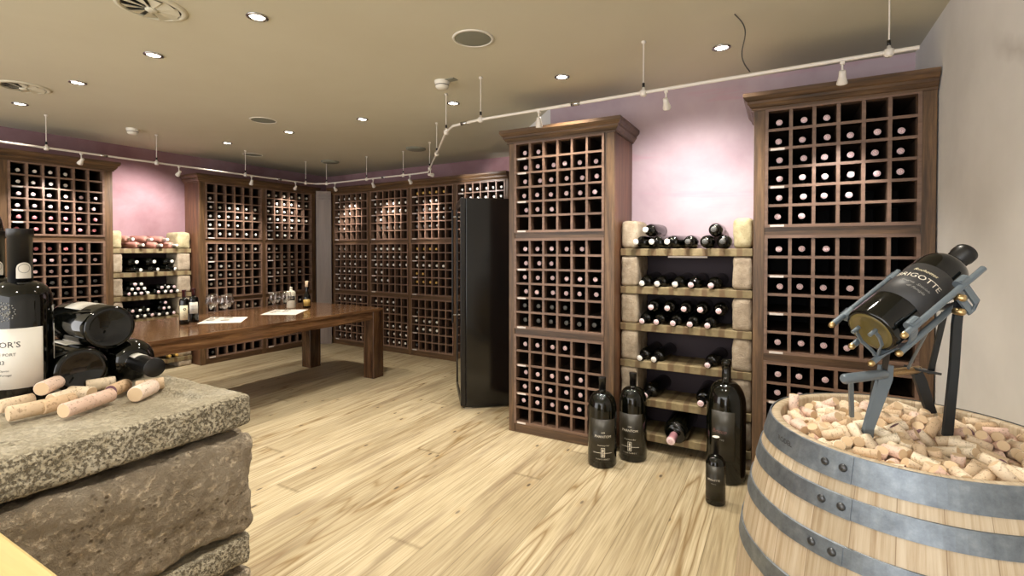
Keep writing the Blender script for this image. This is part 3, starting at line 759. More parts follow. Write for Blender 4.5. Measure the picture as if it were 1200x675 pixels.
TOPS = [1.457, 1.182, 0.913, 0.645, 0.374, 0.125]; BT = 0.052
HN = ['top', 'second', 'third', 'fourth', 'fifth', 'lowest']
def shelf_unit(place, side_name, group, u0, u1, wl, wr, d0, d1, rz):
    """place(u, depth) -> x, y ; boards from u0 to u1 with block piers at both ends"""
    dep = d1 - d0
    x, y = place((u0 + u1) / 2, d1 + 0.008)
    m = MB(); m.box((-(u1 - u0) / 2 + .01, -0.004, 0.0), ((u1 - u0) / 2 - .01, 0.004, 1.40), 'niche_shade'); o = m.build('niche_shade_panel'); o.location = (x, y, 0); o.rotation_euler = (0, 0, rz)  # added panel, coloured dark to imitate shade behind the shelves
    tag(o, f'added dark purple panel imitating niche shade, stone shelf {side_name}', 'shade panel')
    for i, t in enumerate(TOPS):
        x, y = place((u0 + u1) / 2, (d0 + d1) / 2)
        m = MB(); m.box((-(u1 - u0) / 2, -dep / 2, 0), ((u1 - u0) / 2, dep / 2, BT), 'board', 0.004)
        o = m.build('shelf_board'); o.location = (x, y, t - BT); o.rotation_euler = (0, 0, rz)
        tag(o, f'thick stained board, {HN[i]} of the stone shelf {side_name}', 'shelf board', group + ' boards')
        if i == 0 and 'barrel' in side_name:
            m = MB(); m.box((-0.10, -dep / 2 + 0.012, -0.012), (0.16, -dep / 2 + 0.016, 0.002), 'tag'); m.build('price_strip', o)
        zt = TOPS[i - 1] - BT if i else 1.66
        for nm, a, c_ in (('left', u0, u0 + wl), ('right', u1 - wr, u1)):
            x, y = place((a + c_) / 2, (d0 + d1) / 2 + 0.004)
            mt = 'tufa_y' if i == 0 and (nm == 'right' or 'table' in side_name) else 'tufa'
            o = stone_box('stone_block', (c_ - a, dep, zt - t), mt, (x, y, t), rz, 0.022, 0.022 if i else 0.032, 0.006, 16, random.random() * 50)
            tag(o, f'tufa block, {nm} pier, on the {HN[i]} board of shelf {side_name}', 'stone block', group + ' blocks')
    for nm, a, c_ in (('left', u0, u0 + wl), ('right', u1 - wr, u1)):
        x, y = place((a + c_) / 2, (d0 + d1) / 2 + 0.004)
        o = stone_box('stone_block', (c_ - a, dep, TOPS[-1] - BT), 'tufa', (x, y, 0), rz, 0.022, 0.01, 0.004, 16, random.random() * 50)
        tag(o, f'low tufa block on the floor under the {nm} pier, shelf {side_name}', 'stone block', group + ' blocks')
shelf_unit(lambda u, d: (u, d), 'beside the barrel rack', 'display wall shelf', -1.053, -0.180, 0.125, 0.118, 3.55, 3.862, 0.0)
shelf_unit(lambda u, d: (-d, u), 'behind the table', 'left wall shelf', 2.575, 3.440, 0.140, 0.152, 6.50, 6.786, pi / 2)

# bottles lying on the shelf on the display wall
def jit(a): return random.uniform(-a, a)
GR = 'bottles on the display wall shelf'
SB = 'on the shelf beside the barrel rack'
def shelf_bottles(items, mk, group):
    for kind, tip, d, lb in items: lay_bottle(kind, tip, d, lb, group)
it = []
z1 = 1.457
for i, (x, kd) in enumerate(zip((-0.905, -0.795, -0.69, -0.572, -0.464, -0.356), ('magw', 'magw', 'magw', 'magd', 'magd', 'magd'))):
    it.append((kd, (x - (0.02 if i < 3 else 0), 3.50 + jit(.01), z1 + 0.0475), (-0.20 if i < 3 else 0.0, -1, 0.0), f'bottle with {"white" if i < 3 else "black"} cap, {ORD[i]} from left on the top board, shelf near barrel'))
it.append(('magw', (-0.86, 3.50, z1 + 0.133), (-0.12, -1, 0.0), 'bottle with white cap stacked upper left on the top board, shelf near barrel'))
it.append(('magd', (-0.412, 3.51, z1 + 0.128), (0, -1, 0.0), 'black capped bottle stacked on two others, top board, shelf near barrel'))
z2 = 1.182
for i, (x, kd) in enumerate(zip((-0.878, -0.77, -0.648, -0.543, -0.415), ('magw', 'magw', 'magw', 'mag', 'mag'))):
    it.append((kd, (x - .015, 3.535, z2 + 0.026), (-0.10, -1, -0.075), f'{CAPW[kd]} capped bottle, {ORD[i]} from left on second board, shelf near barrel'))
z3 = 0.913
for i, x in enumerate((-0.880, -0.779, -0.665, -0.553, -0.440)):
    it.append(('mag', (x - .01, 3.53, z3 + 0.024), (-0.08, -1, -0.08), f'pale pink capped bottle, lower row, {ORD[i]} from left, third board, shelf near barrel'))
for i, x in enumerate((-0.826, -0.714, -0.603, -0.496, -0.380)):
    it.append(('mag', (x, 3.53, z3 + 0.127), (0.0, -1, 0.0), f'pale pink capped bottle, upper row, {ORD[i]} from left, third board, shelf near barrel'))
z4 = 0.645
for nm, x, kd in (('leftmost', -0.895, 'magw'), ('second', -0.795, 'magw'), ('rightmost', -0.438, 'mag')):
    it.append((kd, (x - .01, 3.53, z4 + 0.025), (-0.16, -1, -0.08), f'{nm} bottle with tilted neck on fourth board, shelf near barrel'))
z5 = 0.374
it.append(('big', (-0.865, 3.53, z5 + 0.030), (-0.18, -1, -0.085), 'large pink capped bottle at left end of fifth board, shelf near barrel'))
it.append(('big', (-0.490, 3.53, z5 + 0.030), (-0.05, -1, -0.085), 'large pink capped bottle at right end of fifth board, shelf near barrel'))
it.append(('huge', (-0.662, 3.405, 0.157), (-0.06, -1, -0.13), 'very large bottle with thick pink neck on the lowest board, shelf near barrel'))
for kind, tip, d, lb in it: lay_bottle(kind, tip, d, lb, GR)

# bottles on the shelf behind the table
GL = 'bottles on the left wall shelf'
Xc = -6.46
it = []
for i, y in enumerate((2.84, 3.03, 3.20)):
    it.append(('blush', (Xc, y + .06, z1 + 0.041), (1, 0.38, 0.0), f'rose wine bottle, lower row, {ORD[i]} from left, top board behind the table'))
    it.append(('blush', (Xc - 0.02, y - .035, z1 + 0.108), (1, 0.30, -0.03), f'rose wine bottle, upper row, {ORD[i]} from left, top board behind the table'))
for i, (y, yl) in enumerate(((2.83, 2.87), (3.01, 3.045), (3.20, 3.235))):
    it.append(('magw', (Xc, yl, z2 + 0.03), (1, 0.30, -0.05), f'white capped bottle, lower row, {ORD[i]} from left, second board behind the table'))
    it.append(('magw', (Xc, y, z2 + 0.122), (1, 0.10, 0.0), f'white capped bottle, upper row, {ORD[i]} from left, second board behind the table'))
rows3 = [('lower', [2.751, 2.812, 2.874, 2.940, 3.05, 3.124, 3.188, 3.258], 0.032), ('middle', [2.782, 2.843, 2.905, 3.087, 3.156, 3.222], 0.085), ('upper', [2.812, 2.874], 0.138)]
for nm, ys, h in rows3:
    for i, y in enumerate(ys):
        it.append(('halfp' if (i + len(nm)) % 2 else 'half', (Xc, y, z3 + h), (1, 0, 0), f'half bottle, {nm} row {ORD[i] if i < 6 else ["seventh", "eighth"][i - 6]} from left, third board behind the table'))
rows4 = [('lower', [2.745, 2.823, 2.901, 2.979, 3.057, 3.135, 3.213], 0.0385), ('upper', [2.784, 2.862, 2.940, 3.096, 3.174], 0.104), ('topmost', [3.135], 0.168)]
for nm, ys, h in rows4:
    for i, y in enumerate(ys):
        it.append(('white' if i % 3 else 'pink', (Xc - jit(.02), y + jit(.008), z4 + h), (1, jit(.03), 0), f'bottle, {nm} row {ORD[i] if i < 6 else "seventh"} from left, fourth board behind the table'))
for nm, y, h in (('left lower', 3.185, 0.0385), ('right lower', 3.263, 0.0385), ('upper', 3.224, 0.105)):
    it.append(('gold', (Xc, y - .02, TOPS[5] + h), (1, 0, 0), f'gold capped bottle, {nm} of three on the lowest board behind the table'))
for kind, tip, d, lb in it: lay_bottle(kind, tip, d, lb, GL)

# ---------------------------------------------------------------- standing display bottles
def stand_bottle(name, H, R, nr, loc, rz, label, group=None, glass='glass', side='caps_dark', face='caps_dark', z_caps=0.80, sh0=0.6, sh1=0.76, extra=None, square=0.45, seg=44):
    m = MB(); m.lathe(bottle_profile(H, R, nr, sh0, sh1, square=square), glass, seg); o = m.build(name)
    o.location = loc; o.rotation_euler = (0, 0, rz)
    tag(o, label, 'wine bottle', group)
    if side:
        k = MB(); capsule(k, H, nr, z_caps, side, face, 28); k.build('capsule', o)
    if extra: extra(o, H, R, nr)
    return o
def phantom(o, H, R, nr):
    a = 0.0
    l = MB(); patch(l, R, 0.08 * H, 0.56 * H, -0.95, 0.95, 'olive_label', 26, 0.0007)
    P = lambda z: on_cyl(R + 0.0018, z * H)
    text_mesh(l, '2008', 0.013, 'white_ink', P(0.405)); text_mesh(l, 'PHANTOM', 0.023, 'white_ink', P(0.355))
    text_mesh(l, 'Proprietary Red', 0.012, 'white_ink', P(0.262), shear=0.4)
    text_mesh(l, 'V I N E Y A R D S', 0.0125, 'white_ink', P(0.105))
    def rect(x0, x1, z0_, z1_, r=R + 0.0016):
        n_ = max(2, int((x1 - x0) / 0.01)); vs = []; fs = []
        for i in range(n_ + 1):
            t = (x0 + (x1 - x0) * i / n_) / r; vs += [(r * cos(t), r * sin(t), z0_ * H), (r * cos(t), r * sin(t), z1_ * H)]
        for i in range(n_): fs.append((2 * i, 2 * i + 2, 2 * i + 3, 2 * i + 1))
        l.add(vs, fs, 'white_ink')
    rect(-0.065, 0.065, 0.1805, 0.1845)
    for x0, x1, a_, b_ in ((-0.013, -0.010, 0.135, 0.24), (0.010, 0.013, 0.135, 0.24), (-0.013, 0.013, 0.135, 0.140), (-0.013, 0.013, 0.235, 0.240), (-0.005, 0.005, 0.150, 0.170), (-0.005, 0.005, 0.195, 0.222), (-0.0015, 0.0015, 0.14, 0.235)): rect(x0, x1, a_, b_)
    l.build('label', o)
toward = lambda x, y: atan2(-y, -x)          # faces the middle of the room
stand_bottle('wine_bottle', 0.585, 0.096, 0.022, (-1.072, 3.200, 0), atan2(-3.2, 1.07) + 0.05, 'left one of two large dark bottles with white lettering standing on the floor', 'large lettered bottles on the floor', 'glass_olive', z_caps=0.86, sh0=0.64, sh1=0.84, extra=phantom, square=0.97)
stand_bottle('wine_bottle', 0.592, 0.096, 0.022, (-0.915, 3.392, 0), atan2(-3.3, 0.9) - 0.22, 'right one of two large dark bottles with white lettering standing on the floor', 'large lettered bottles on the floor', 'glass_olive', z_caps=0.86, sh0=0.64, sh1=0.84, extra=phantom, square=0.97)
def big_label(o, H, R, nr):
    l = MB(); patch(l, R, 0.20 * H, 0.60 * H, -0.9, 0.35, 'olive_label', 26, 0.0008)
    P = lambda z: on_cyl(R + 0.002, z * H, -0.45)
    text_mesh(l, 'Bricco', 0.034, 'red_ink', P(0.42), shear=0.3); text_mesh(l, 'Riserva', 0.020, 'silver_ink', P(0.36), shear=0.3); l.build('label', o)
stand_bottle('wine_bottle', 0.755, 0.116, 0.028, (-0.315, 3.375, 0), atan2(-3.3, 0.3) + 0.1, 'huge black bottle standing on the floor against the rack behind the barrel', None, 'glass_olive', None, None, sh0=0.62, sh1=0.82, extra=big_label, square=0.97)
def small_label(o, H, R, nr):
    l = MB(); patch(l, R, 0.08 * H, 0.60 * H, -1.2, 0.9, 'olive_label', 26, 0.0006)
    P = lambda z: on_cyl(R + 0.0015, z * H, -0.25)
    text_mesh(l, 'BRIGOTTE', 0.0150, 'white_ink', P(0.38)); text_mesh(l, 'Riserva', 0.009, 'silver_ink', P(0.33), shear=0.3); l.build('label', o)
stand_bottle('wine_bottle', 0.378, 0.054, 0.0165, (-0.335, 3.015, 0), atan2(-3, 0.33) + 0.05, 'small dark bottle with white cap top standing in front of the huge bottle', None, 'glass_olive', 'caps_dark', 'cap_white', z_caps=0.74, sh0=0.57, sh1=0.72, extra=small_label, square=0.97)

# ---------------------------------------------------------------- long table and what stands on it
TZ = 0.785
tb = empty('dining_table', (-4.6, 2.8, 0)); tag(tb, 'long heavy dark-brown wooden table in front of the left wall racks', 'table')
TX0, TX1, TY0, TY1 = -5.20 + 4.6, -4.00 + 4.6, 1.25 - 2.8, 4.19 - 2.8
b = MB(); b.box((TX0, TY0, TZ - 0.03), (TX1, TY1, TZ), 'table_y', 0.004); b.build('tabletop', tb)
b = MB()
b.box((TX0 + .01, TY0 + .16, TZ - .12), (TX0 + .05, TY1 - .15, TZ - .0305), 'table_y'); b.box((TX1 - .05, TY0 + .16, TZ - .12), (TX1 - .01, TY1 - .15, TZ - .0305), 'table_y')
b.box((TX0 + .16, TY0 + .01, TZ - .12), (TX1 - .16, TY0 + .05, TZ - .0305), 'table_y'); b.box((TX0 + .16, TY1 - .05, TZ - .12), (TX1 - .16, TY1 - .01, TZ - .0305), 'table_y')
b.build('apron', tb)
for x in (TX0, TX1 - 0.155):
    for y in (TY0, TY1 - 0.155):
        b = MB(); b.box((x, y, 0), (x + 0.155, y + 0.155, TZ - 0.0305), 'table_z', 0.006); b.build('leg', tb)
for nm, c4 in (('nearer the two red wine bottles', [(-4.585, 2.471), (-4.897, 2.767), (-4.605, 2.964), (-4.319, 2.706)]), ('beside the white ceramic bottle', [(-4.648, 3.118), (-4.899, 3.459), (-4.595, 3.650), (-4.330, 3.290)])):
    b = MB(); vs = [(x, y, TZ + 0.0005) for x, y in c4] + [(x, y, TZ + 0.0018) for x, y in c4]
    b.add(vs, [(0, 1, 2, 3), (7, 6, 5, 4)] + [(i, i + 4, (i + 1) % 4 + 4, (i + 1) % 4) for i in range(4)], 'paper_mat')
    tag(b.build('paper_placemat'), 'white paper tasting mat on the table ' + nm, 'placemat', 'tasting mats')
def cream_label(o, H, R, nr):
    l = MB(); patch(l, R, 0.14 * H, 0.56 * H, -1.0, 0.75, 'cream', 16, 0.0008); l.build('label', o)
    m = MB(); r = R + 0.0012; z = 0.45 * H; a0 = 0.1
    for k in range(16):
        t0, t1 = 2 * pi * k / 16, 2 * pi * (k + 1) / 16; q = lambda t, ro: (r * cos(a0 + ro * cos(t) / r), r * sin(a0 + ro * cos(t) / r), z + ro * sin(t))
        m.add([q(t0, .005), q(t1, .005), q(t1, .012), q(t0, .012)], [(0, 1, 2, 3)], 'ink')
    for i in range(4): text_mesh(m, ['Gran', 'Reserva', '2006', 'Tinto'][i], 0.010, 'ink', on_cyl(r, 0.36 * H - i * 0.016, a0))
    m.build('label_print', o)
def pale_label(o, H, R, nr):
    l = MB(); patch(l, R, 0.26 * H, 0.60 * H, -1.0, 0.9, 'paper', 16, 0.0008)
    text_mesh(l, 'RISERVA', 0.013, 'red_ink', on_cyl(R + .0012, 0.47 * H, -0.1)); text_mesh(l, 'vino rosso', 0.008, 'ink', on_cyl(R + .0012, 0.38 * H, -0.1)); l.build('label', o)
F_ = lambda x, y: atan2(-y, -x)
stand_bottle('wine_bottle', 0.305, 0.0385, 0.0145, (-4.655, 2.40, TZ), F_(-4.65, 2.4), 'dark red wine bottle with cream label, front one of the pair on the table', None, side='side_red', face='side_red', extra=cream_label)
stand_bottle('wine_bottle', 0.305, 0.0385, 0.0145, (-4.745, 2.53, TZ), F_(-4.7, 2.5), 'dark red wine bottle with white label, behind the cream labelled bottle on the table', None, side='side_red', face='side_red', extra=pale_label)
def cer_label(o, H, R, nr):
    l = MB(); patch(l, R, 0.38 * H, 0.58 * H, -0.9, 0.9, 'grey_label', 16, 0.0008)
    text_mesh(l, 'GRAPPA', 0.014, 'white_ink', on_cyl(R + .0012, 0.46 * H)); l.build('label', o)
stand_bottle('ceramic_bottle', 0.235, 0.048, 0.016, (-4.90, 3.665, TZ), F_(-4.9, 3.66), 'white ceramic bottle standing by the right hand group of glasses', None, 'ceramic', None, None, sh0=0.66, sh1=0.82, extra=cer_label)
def ochre_label(o, H, R, nr):
    l = MB(); patch(l, R, 0.08 * H, 0.36 * H, -1.0, 1.0, 'gold_label', 16, 0.0008)
    text_mesh(l, 'Nocino', 0.012, 'ink', on_cyl(R + .0012, 0.22 * H)); l.build('label', o)
    k = MB(); k.lathe([(0.0155, 0.86 * H), (0.0165, 0.862 * H), (0.0165, H + 0.03), (0, H + 0.031)], 'cork', 16); k.build('cork_stopper', o)
stand_bottle('wine_bottle', 0.275, 0.041, 0.0140, (-4.755, 3.76, TZ), F_(-4.7, 3.7), 'dark bottle with ochre label and pale cork stopper on the table', None, side=None, face=None, sh0=0.40, sh1=0.72, extra=ochre_label, square=1.2)

def glass_mesh():
    g = MB(); st = MB()
    out = [(0.0, 0.0), (0.033, 0.0), (0.034, 0.0015), (0.008, 0.005), (0.0036, 0.012), (0.0032, 0.085), (0.006, 0.094)]
    bowl_o = [(0.020, 0.103), (0.034, 0.120), (0.041, 0.142), (0.041, 0.160), (0.036, 0.185), (0.031, 0.210)]
    bowl_i = [(r - 0.0012, z + (0.0015 if z < .12 else 0)) for r, z in bowl_o[::-1]]
    g.lathe(bowl_o[:1] and [(0.006, 0.094)] + bowl_o + bowl_i + [(0.0, 0.100)], 'clear', 26)
    st.lathe(out + [(0.0, 0.096)], 'clear', 22)
    return g.mesh('bowl'), st.mesh('stem')
gb, gs = glass_mesh()
for i, (x, y, sc, lb) in enumerate([
    (-4.70, 2.655, 1.12, 'large wine glass, front left of the left hand group on the table'), (-4.795, 2.745, 1.12, 'large wine glass, back left of the left hand group on the table'),
    (-4.575, 2.715, 1.12, 'large wine glass, front right of the left hand group on the table'), (-4.70, 2.825, 1.12, 'large wine glass, back right of the left hand group on the table'),
    (-4.70, 3.300, 0.97, 'wine glass, leftmost in the group by the white ceramic bottle'), (-4.765, 3.395, 0.97, 'wine glass, second from left by the white ceramic bottle'),
    (-4.655, 3.410, 0.97, 'wine glass, third from left by the white ceramic bottle'), (-4.745, 3.505, 0.97, 'wine glass, nearest to the white ceramic bottle')]):
    r = empty('wine_glass', (x, y, TZ + 0.002)); r.scale = (sc, sc, sc)
    tag(r, lb, 'wine glass', 'glasses on the table')
    for nm, me in (('bowl', gb), ('stem', gs)):
        o = bpy.data.objects.new(nm, me); COL.objects.link(o); o.parent = r

# ---------------------------------------------------------------- black wine cooler
fx, fy = -2.555, 3.655
fa = radians(39.0)
fr_ = empty('wine_cooler', (fx, fy, 0), fa); tag(fr_, 'tall gloss black wine cooler with dark glass door beside the centre rack', 'wine cooler')
# local x runs along the visible side panel, local y along the door
FW, FD, FH = 0.66, 0.60, 1.915
b = MB(); b.box((0.05, 0.0, 0.012), (FD, FW, FH), 'fridge', 0.004); b.build('cabinet', fr_)
d = MB(); b = d
for a_, c_ in (((0.0, 0.0, 0.03), (0.045, 0.055, FH)), ((0.0, FW - .055, 0.03), (0.045, FW, FH)), ((0.0, 0.055, FH - .06), (0.045, FW - .055, FH)), ((0.0, 0.055, 0.03), (0.045, FW - .055, 0.09))): b.box(a_, c_, 'fridge_edge', 0.003)
do = d.build('door', fr_)
g = MB(); g.box((0.008, 0.054, 0.088), (0.03, FW - .054, FH - .058), 'fridge_glass'); g.build('glass_pane', do)
h = MB(); h.tube([(-0.04, FW - 0.06, 0.7), (-0.04, FW - 0.06, 1.85)], 0.009, 'fridge_edge'); h.tube([(0.0, FW - .06, 0.78), (-0.04, FW - .06, 0.78)], 0.007, 'chrome'); h.tube([(0.0, FW - .06, 1.78), (-0.04, FW - .06, 1.78)], 0.007, 'chrome'); h.build('handle', do)
b = MB(); b.box((0.03, 0.004, 0.0), (0.10, 0.03, 0.0125), 'chrome'); b.box((FD - .1, 0.02, 0), (FD - .03, FW - .02, 0.0125), 'fridge_edge'); b.box((0.03, FW - .03, 0), (0.10, FW - .004, 0.0125), 'chrome'); b.build('foot', fr_)

# positions of the corks: centre in mm from the barrel axis, then direction in hundredths
CORKS = [[107,-213,87,66,-20,-72],[91,-232,58,76,31,57],[12,-249,73,74,4,-67],[-99,-229,57,91,-39,13],[-8,-250,59,74,-2,-67],[-146,-202,38,77,-55,33],[-133,-211,12,84,-54,0],[-77,-237,12,-95,30,0],[-51,-244,53,93,-19,32],[39,-235,78,12,-99,4],[49,18,91,50,55,67],[-174,-178,67,-58,57,58],[63,-241,12,-97,-26,0],[16,-239,23,63,-51,-59],[-7,-236,12,36,-93,0],[-102,-184,74,-90,41,-16],[74,-218,71,61,73,31],[-35,-247,34,-94,13,-31],[-52,-154,78,-60,79,-13],[-63,-218,62,91,-34,22],[-156,-91,75,93,-1,35],[41,-246,49,77,13,62],[-182,-165,24,37,-66,65],[-150,32,78,-57,66,-49],[-106,-201,59,-91,39,-14],[63,-228,35,14,99,-2],[-224,-78,77,-48,88,4],[118,-206,12,-24,-97,0],[-195,-156,41,46,-57,69],[-212,-132,46,-39,61,-69],[-44,-224,12,64,-77,0],[-97,-209,24,2,-12,99],[-8,-226,67,-25,2,-97],[179,93,80,-98,10,-14],[-234,87,90,-4,-10,-99],[101,39,81,47,-76,46],[62,-196,70,-53,-68,-50],[-1,-171,72,88,-45,-16],[118,-220,50,-70,-38,-60],[51,-82,71,-84,44,-31],[-154,-179,12,95,31,0],[-21,-185,60,81,32,-50],[90,-216,24,21,71,-68],[86,-44,80,-96,25,14],[-89,-126,75,-32,79,53],[-108,-68,78,35,-67,-65],[-238,-76,56,30,-95,10],[142,26,79,42,66,-62],[-52,-38,77,-75,65,15],[124,-2,75,94,-17,-30],[-138,-187,60,41,90,-18],[85,-75,74,-57,75,-34],[110,-151,84,84,-46,-28],[-84,13,78,95,22,22],[-48,-85,78,-83,13,-55],[-3,-138,72,0,64,77],[-28,38,93,-88,44,20],[-226,-107,25,-28,59,76],[174,130,80,75,66,0],[-38,-133,76,66,-75,-2],[92,-164,73,84,-48,-26],[-78,-226,35,33,94,-2],[-202,80,69,-63,78,-4],[71,-17,76,95,-14,28],[25,52,89,45,-56,70],[162,164,78,100,7,2],[-248,-28,63,-9,86,50],[-38,-223,35,-99,10,0],[55,-148,68,1,-1,100],[32,-3,67,-70,1,71],[-117,-119,74,-28,89,-36],[-19,-40,83,-60,12,79],[-191,-95,72,32,46,-83],[-26,-14,88,-85,-34,-40],[29,-220,32,-66,64,40],[160,-2,76,-2,-91,42],[98,-204,42,-80,-31,52],[120,-187,60,-77,-62,17],[27,-225,55,-98,-17,11],[-2,174,84,-42,64,-65],[-126,-190,32,66,-73,-16],[25,-131,67,25,7,-97],[-196,-133,12,94,34,0],[-76,-156,63,-14,52,-85],[128,-76,72,88,-42,-24],[-146,161,80,62,-54,57],[32,-190,66,-4,55,-83],[131,-197,80,72,-56,-40],[20,-211,12,91,41,0],[55,-205,12,41,-91,0],[180,-8,64,0,90,-44],[62,38,81,94,-33,13],[-42,-202,46,-70,48,-52],[31,-161,68,89,-46,-2],[-66,62,78,-62,77,15],[-224,11,71,-66,69,30],[-136,-132,68,-8,75,-65],[25,31,76,-15,-63,76],[-25,-112,69,-9,16,-98],[-102,43,81,-22,78,-58],[77,-174,58,-75,66,1],[194,2,80,18,-95,27],[123,114,74,89,9,-44],[-140,60,80,97,-21,-8],[-6,-18,73,-79,32,-52],[-66,171,76,24,95,22],[-188,-113,56,-65,-42,63],[-56,-183,60,-33,-93,17],[128,-175,35,-18,98,6],[117,182,68,81,37,-45],[-109,143,75,-32,-95,-3],[31,208,80,95,-4,-30],[-182,-64,65,-38,17,-91],[-4,-200,25,-7,-45,89],[-209,-91,52,1,91,41],[-91,114,76,-35,-94,-5],[12,-201,59,-1,53,-85],[-27,200,76,82,57,1],[-51,-136,56,53,-84,10],[138,-208,25,50,34,-80],[-152,-180,78,-3,-90,43],[-118,-146,56,-90,-40,-17],[-8,151,76,94,-29,15],[9,-105,63,73,-17,66],[92,-181,35,93,38,0],[-42,32,75,-44,-74,51],[50,-193,45,-59,-66,-46],[28,98,78,83,-54,-13],[105,-114,73,23,78,-58],[180,31,65,-79,-30,-54],[-134,-26,66,-66,68,32],[-24,-60,69,-21,-19,96],[-96,-185,25,-21,-12,97],[-248,-25,12,-10,100,0],[132,-52,64,-95,1,-31],[-27,-195,25,-27,-33,-90],[-218,-46,69,-46,87,20],[172,50,80,32,88,-35],[-148,-164,36,-44,-56,70],[-159,142,69,-98,-1,21],[-63,-195,12,77,64,0],[-156,118,67,-95,10,-31],[-80,-1,60,95,19,24],[-20,-88,68,-83,6,-55],[-130,10,68,69,-50,52],[-166,-149,63,-96,13,23],[102,-171,12,25,97,0],[-46,158,67,-3,60,-80],[-128,-61,67,49,-43,-76],[-154,-63,66,-43,82,38],[108,91,70,-72,-29,63],[-220,-89,12,95,-33,0],[-191,121,63,-30,-63,72],[-117,-167,23,-1,-77,-63],[63,102,80,69,-53,49],[62,192,66,-32,24,-92],[103,-14,63,-49,67,-56],[100,-148,57,-100,6,-7],[82,31,58,-89,46,-3],[-76,-186,42,28,-33,-90],[-171,-129,51,-84,-37,-39],[-29,61,84,86,-44,-24],[201,105,64,25,-64,-73],[-225,-74,32,-95,33,0],[92,-124,54,99,-8,-15],[34,20,56,95,12,28],[32,177,74,-90,-38,21],[148,-180,81,76,-65,3],[34,129,71,24,78,57],[77,-170,12,21,98,0],[74,-94,54,83,55,-11],[45,-113,58,-55,83,1],[-94,-165,43,45,7,-89],[-220,62,61,-47,-53,70],[68,74,71,-88,47,3],[113,66,68,60,-34,73],[152,58,66,-50,74,45],[32,-177,12,84,54,0],[137,-174,12,-97,25,0],[-158,-139,34,85,33,42],[109,-143,34,98,17,7],[-15,-165,33,21,-66,-72],[-34,4,74,-80,-38,-47],[167,-46,52,74,-66,-15],[127,19,60,-59,24,77],[155,-97,59,36,93,-4],[194,72,59,58,-81,8],[-37,-174,24,-11,13,99],[146,-153,67,-77,13,-62],[154,196,62,73,-58,36],[-54,209,66,14,77,62],[11,-78,60,60,-62,-50],[54,-63,54,58,-78,-23],[-85,-109,57,97,25,3],[-74,28,61,-95,22,20],[-108,188,63,1,85,53],[-86,176,65,1,84,54],[-100,-39,58,73,68,8],[-54,-57,58,65,-76,-4],[22,-176,34,-98,-18,-9],[192,-42,64,-57,-61,54],[80,-41,57,80,60,-1],[-43,-28,58,-91,41,-9],[60,150,70,82,-42,38],[-167,185,64,-73,-66,16],[-21,-131,44,-18,-20,96],[67,-163,35,-96,-26,1],[-132,40,65,-60,51,-62],[-145,-95,55,91,33,26],[-209,40,56,-96,-27,7],[-91,-87,55,-93,-28,-22],[-45,114,71,80,-34,49],[20,-56,55,56,-61,-55],[140,-127,55,91,-34,23],[-51,-152,35,-81,-58,5],[153,131,60,47,-81,-35],[128,-115,74,-21,-93,29],[233,83,67,24,-91,-34],[-80,-159,12,48,-88,0],[148,-14,46,43,37,83],[87,-62,46,-65,-16,-74],[-7,26,66,91,22,36],[95,229,52,57,-30,77],[-126,159,63,12,-92,-37],[222,114,54,-44,83,34],[17,-156,44,98,16,14],[-170,98,56,-100,2,-7],[112,-75,47,-11,-69,71],[-163,52,49,78,25,-57],[-189,-106,22,26,78,-57],[-208,-17,55,-82,-49,-31],[163,73,53,-66,69,30],[52,48,54,-38,-65,-66],[-187,-32,58,79,47,39],[61,-134,12,-96,-28,0],[8,-7,58,60,-80,-8],[116,45,59,-90,15,-42],[-172,25,54,-95,-27,14],[19,-157,12,-84,-54,0],[-227,-40,25,-50,-13,86],[-161,3,48,23,3,-97],[-14,92,69,3,18,98],[-240,4,56,52,-85,-3],[155,-133,35,57,82,0],[115,161,57,100,9,-4],[75,55,42,-86,21,-47],[112,-136,12,-94,34,0],[-234,-18,30,-79,-12,60],[-29,-107,35,97,25,4],[-113,-139,12,82,57,0],[116,-113,30,78,-42,-47],[62,-141,34,96,26,-1],[190,54,39,-71,-69,16],[7,-121,41,-6,-77,63],[-41,-152,12,-100,-9,0],[11,78,66,-81,-34,47],[-217,-65,12,-95,33,0],[-103,-98,23,-56,-55,62],[-135,-125,12,82,57,0],[-84,-139,35,97,26,0],[-140,-106,25,33,-34,88],[-171,74,54,-93,-1,-38],[-87,210,60,57,39,73],[160,-141,12,100,9,0],[151,-95,12,-100,-9,0],[60,-15,46,52,-68,52],[84,94,60,-1,-84,-55],[-127,-8,53,85,-36,39],[-237,6,33,98,-8,20],[-19,249,59,-80,-7,60],[5,-143,24,89,31,34],[137,-57,40,-29,78,-56],[-238,75,46,4,10,99],[196,154,59,-59,74,-33],[125,-19,51,5,99,-11],[-34,133,65,-55,14,-82],[-165,-104,26,2,-99,12],[180,-9,39,75,-56,36],[-55,-87,45,-20,79,-58],[173,-121,75,11,98,18]]
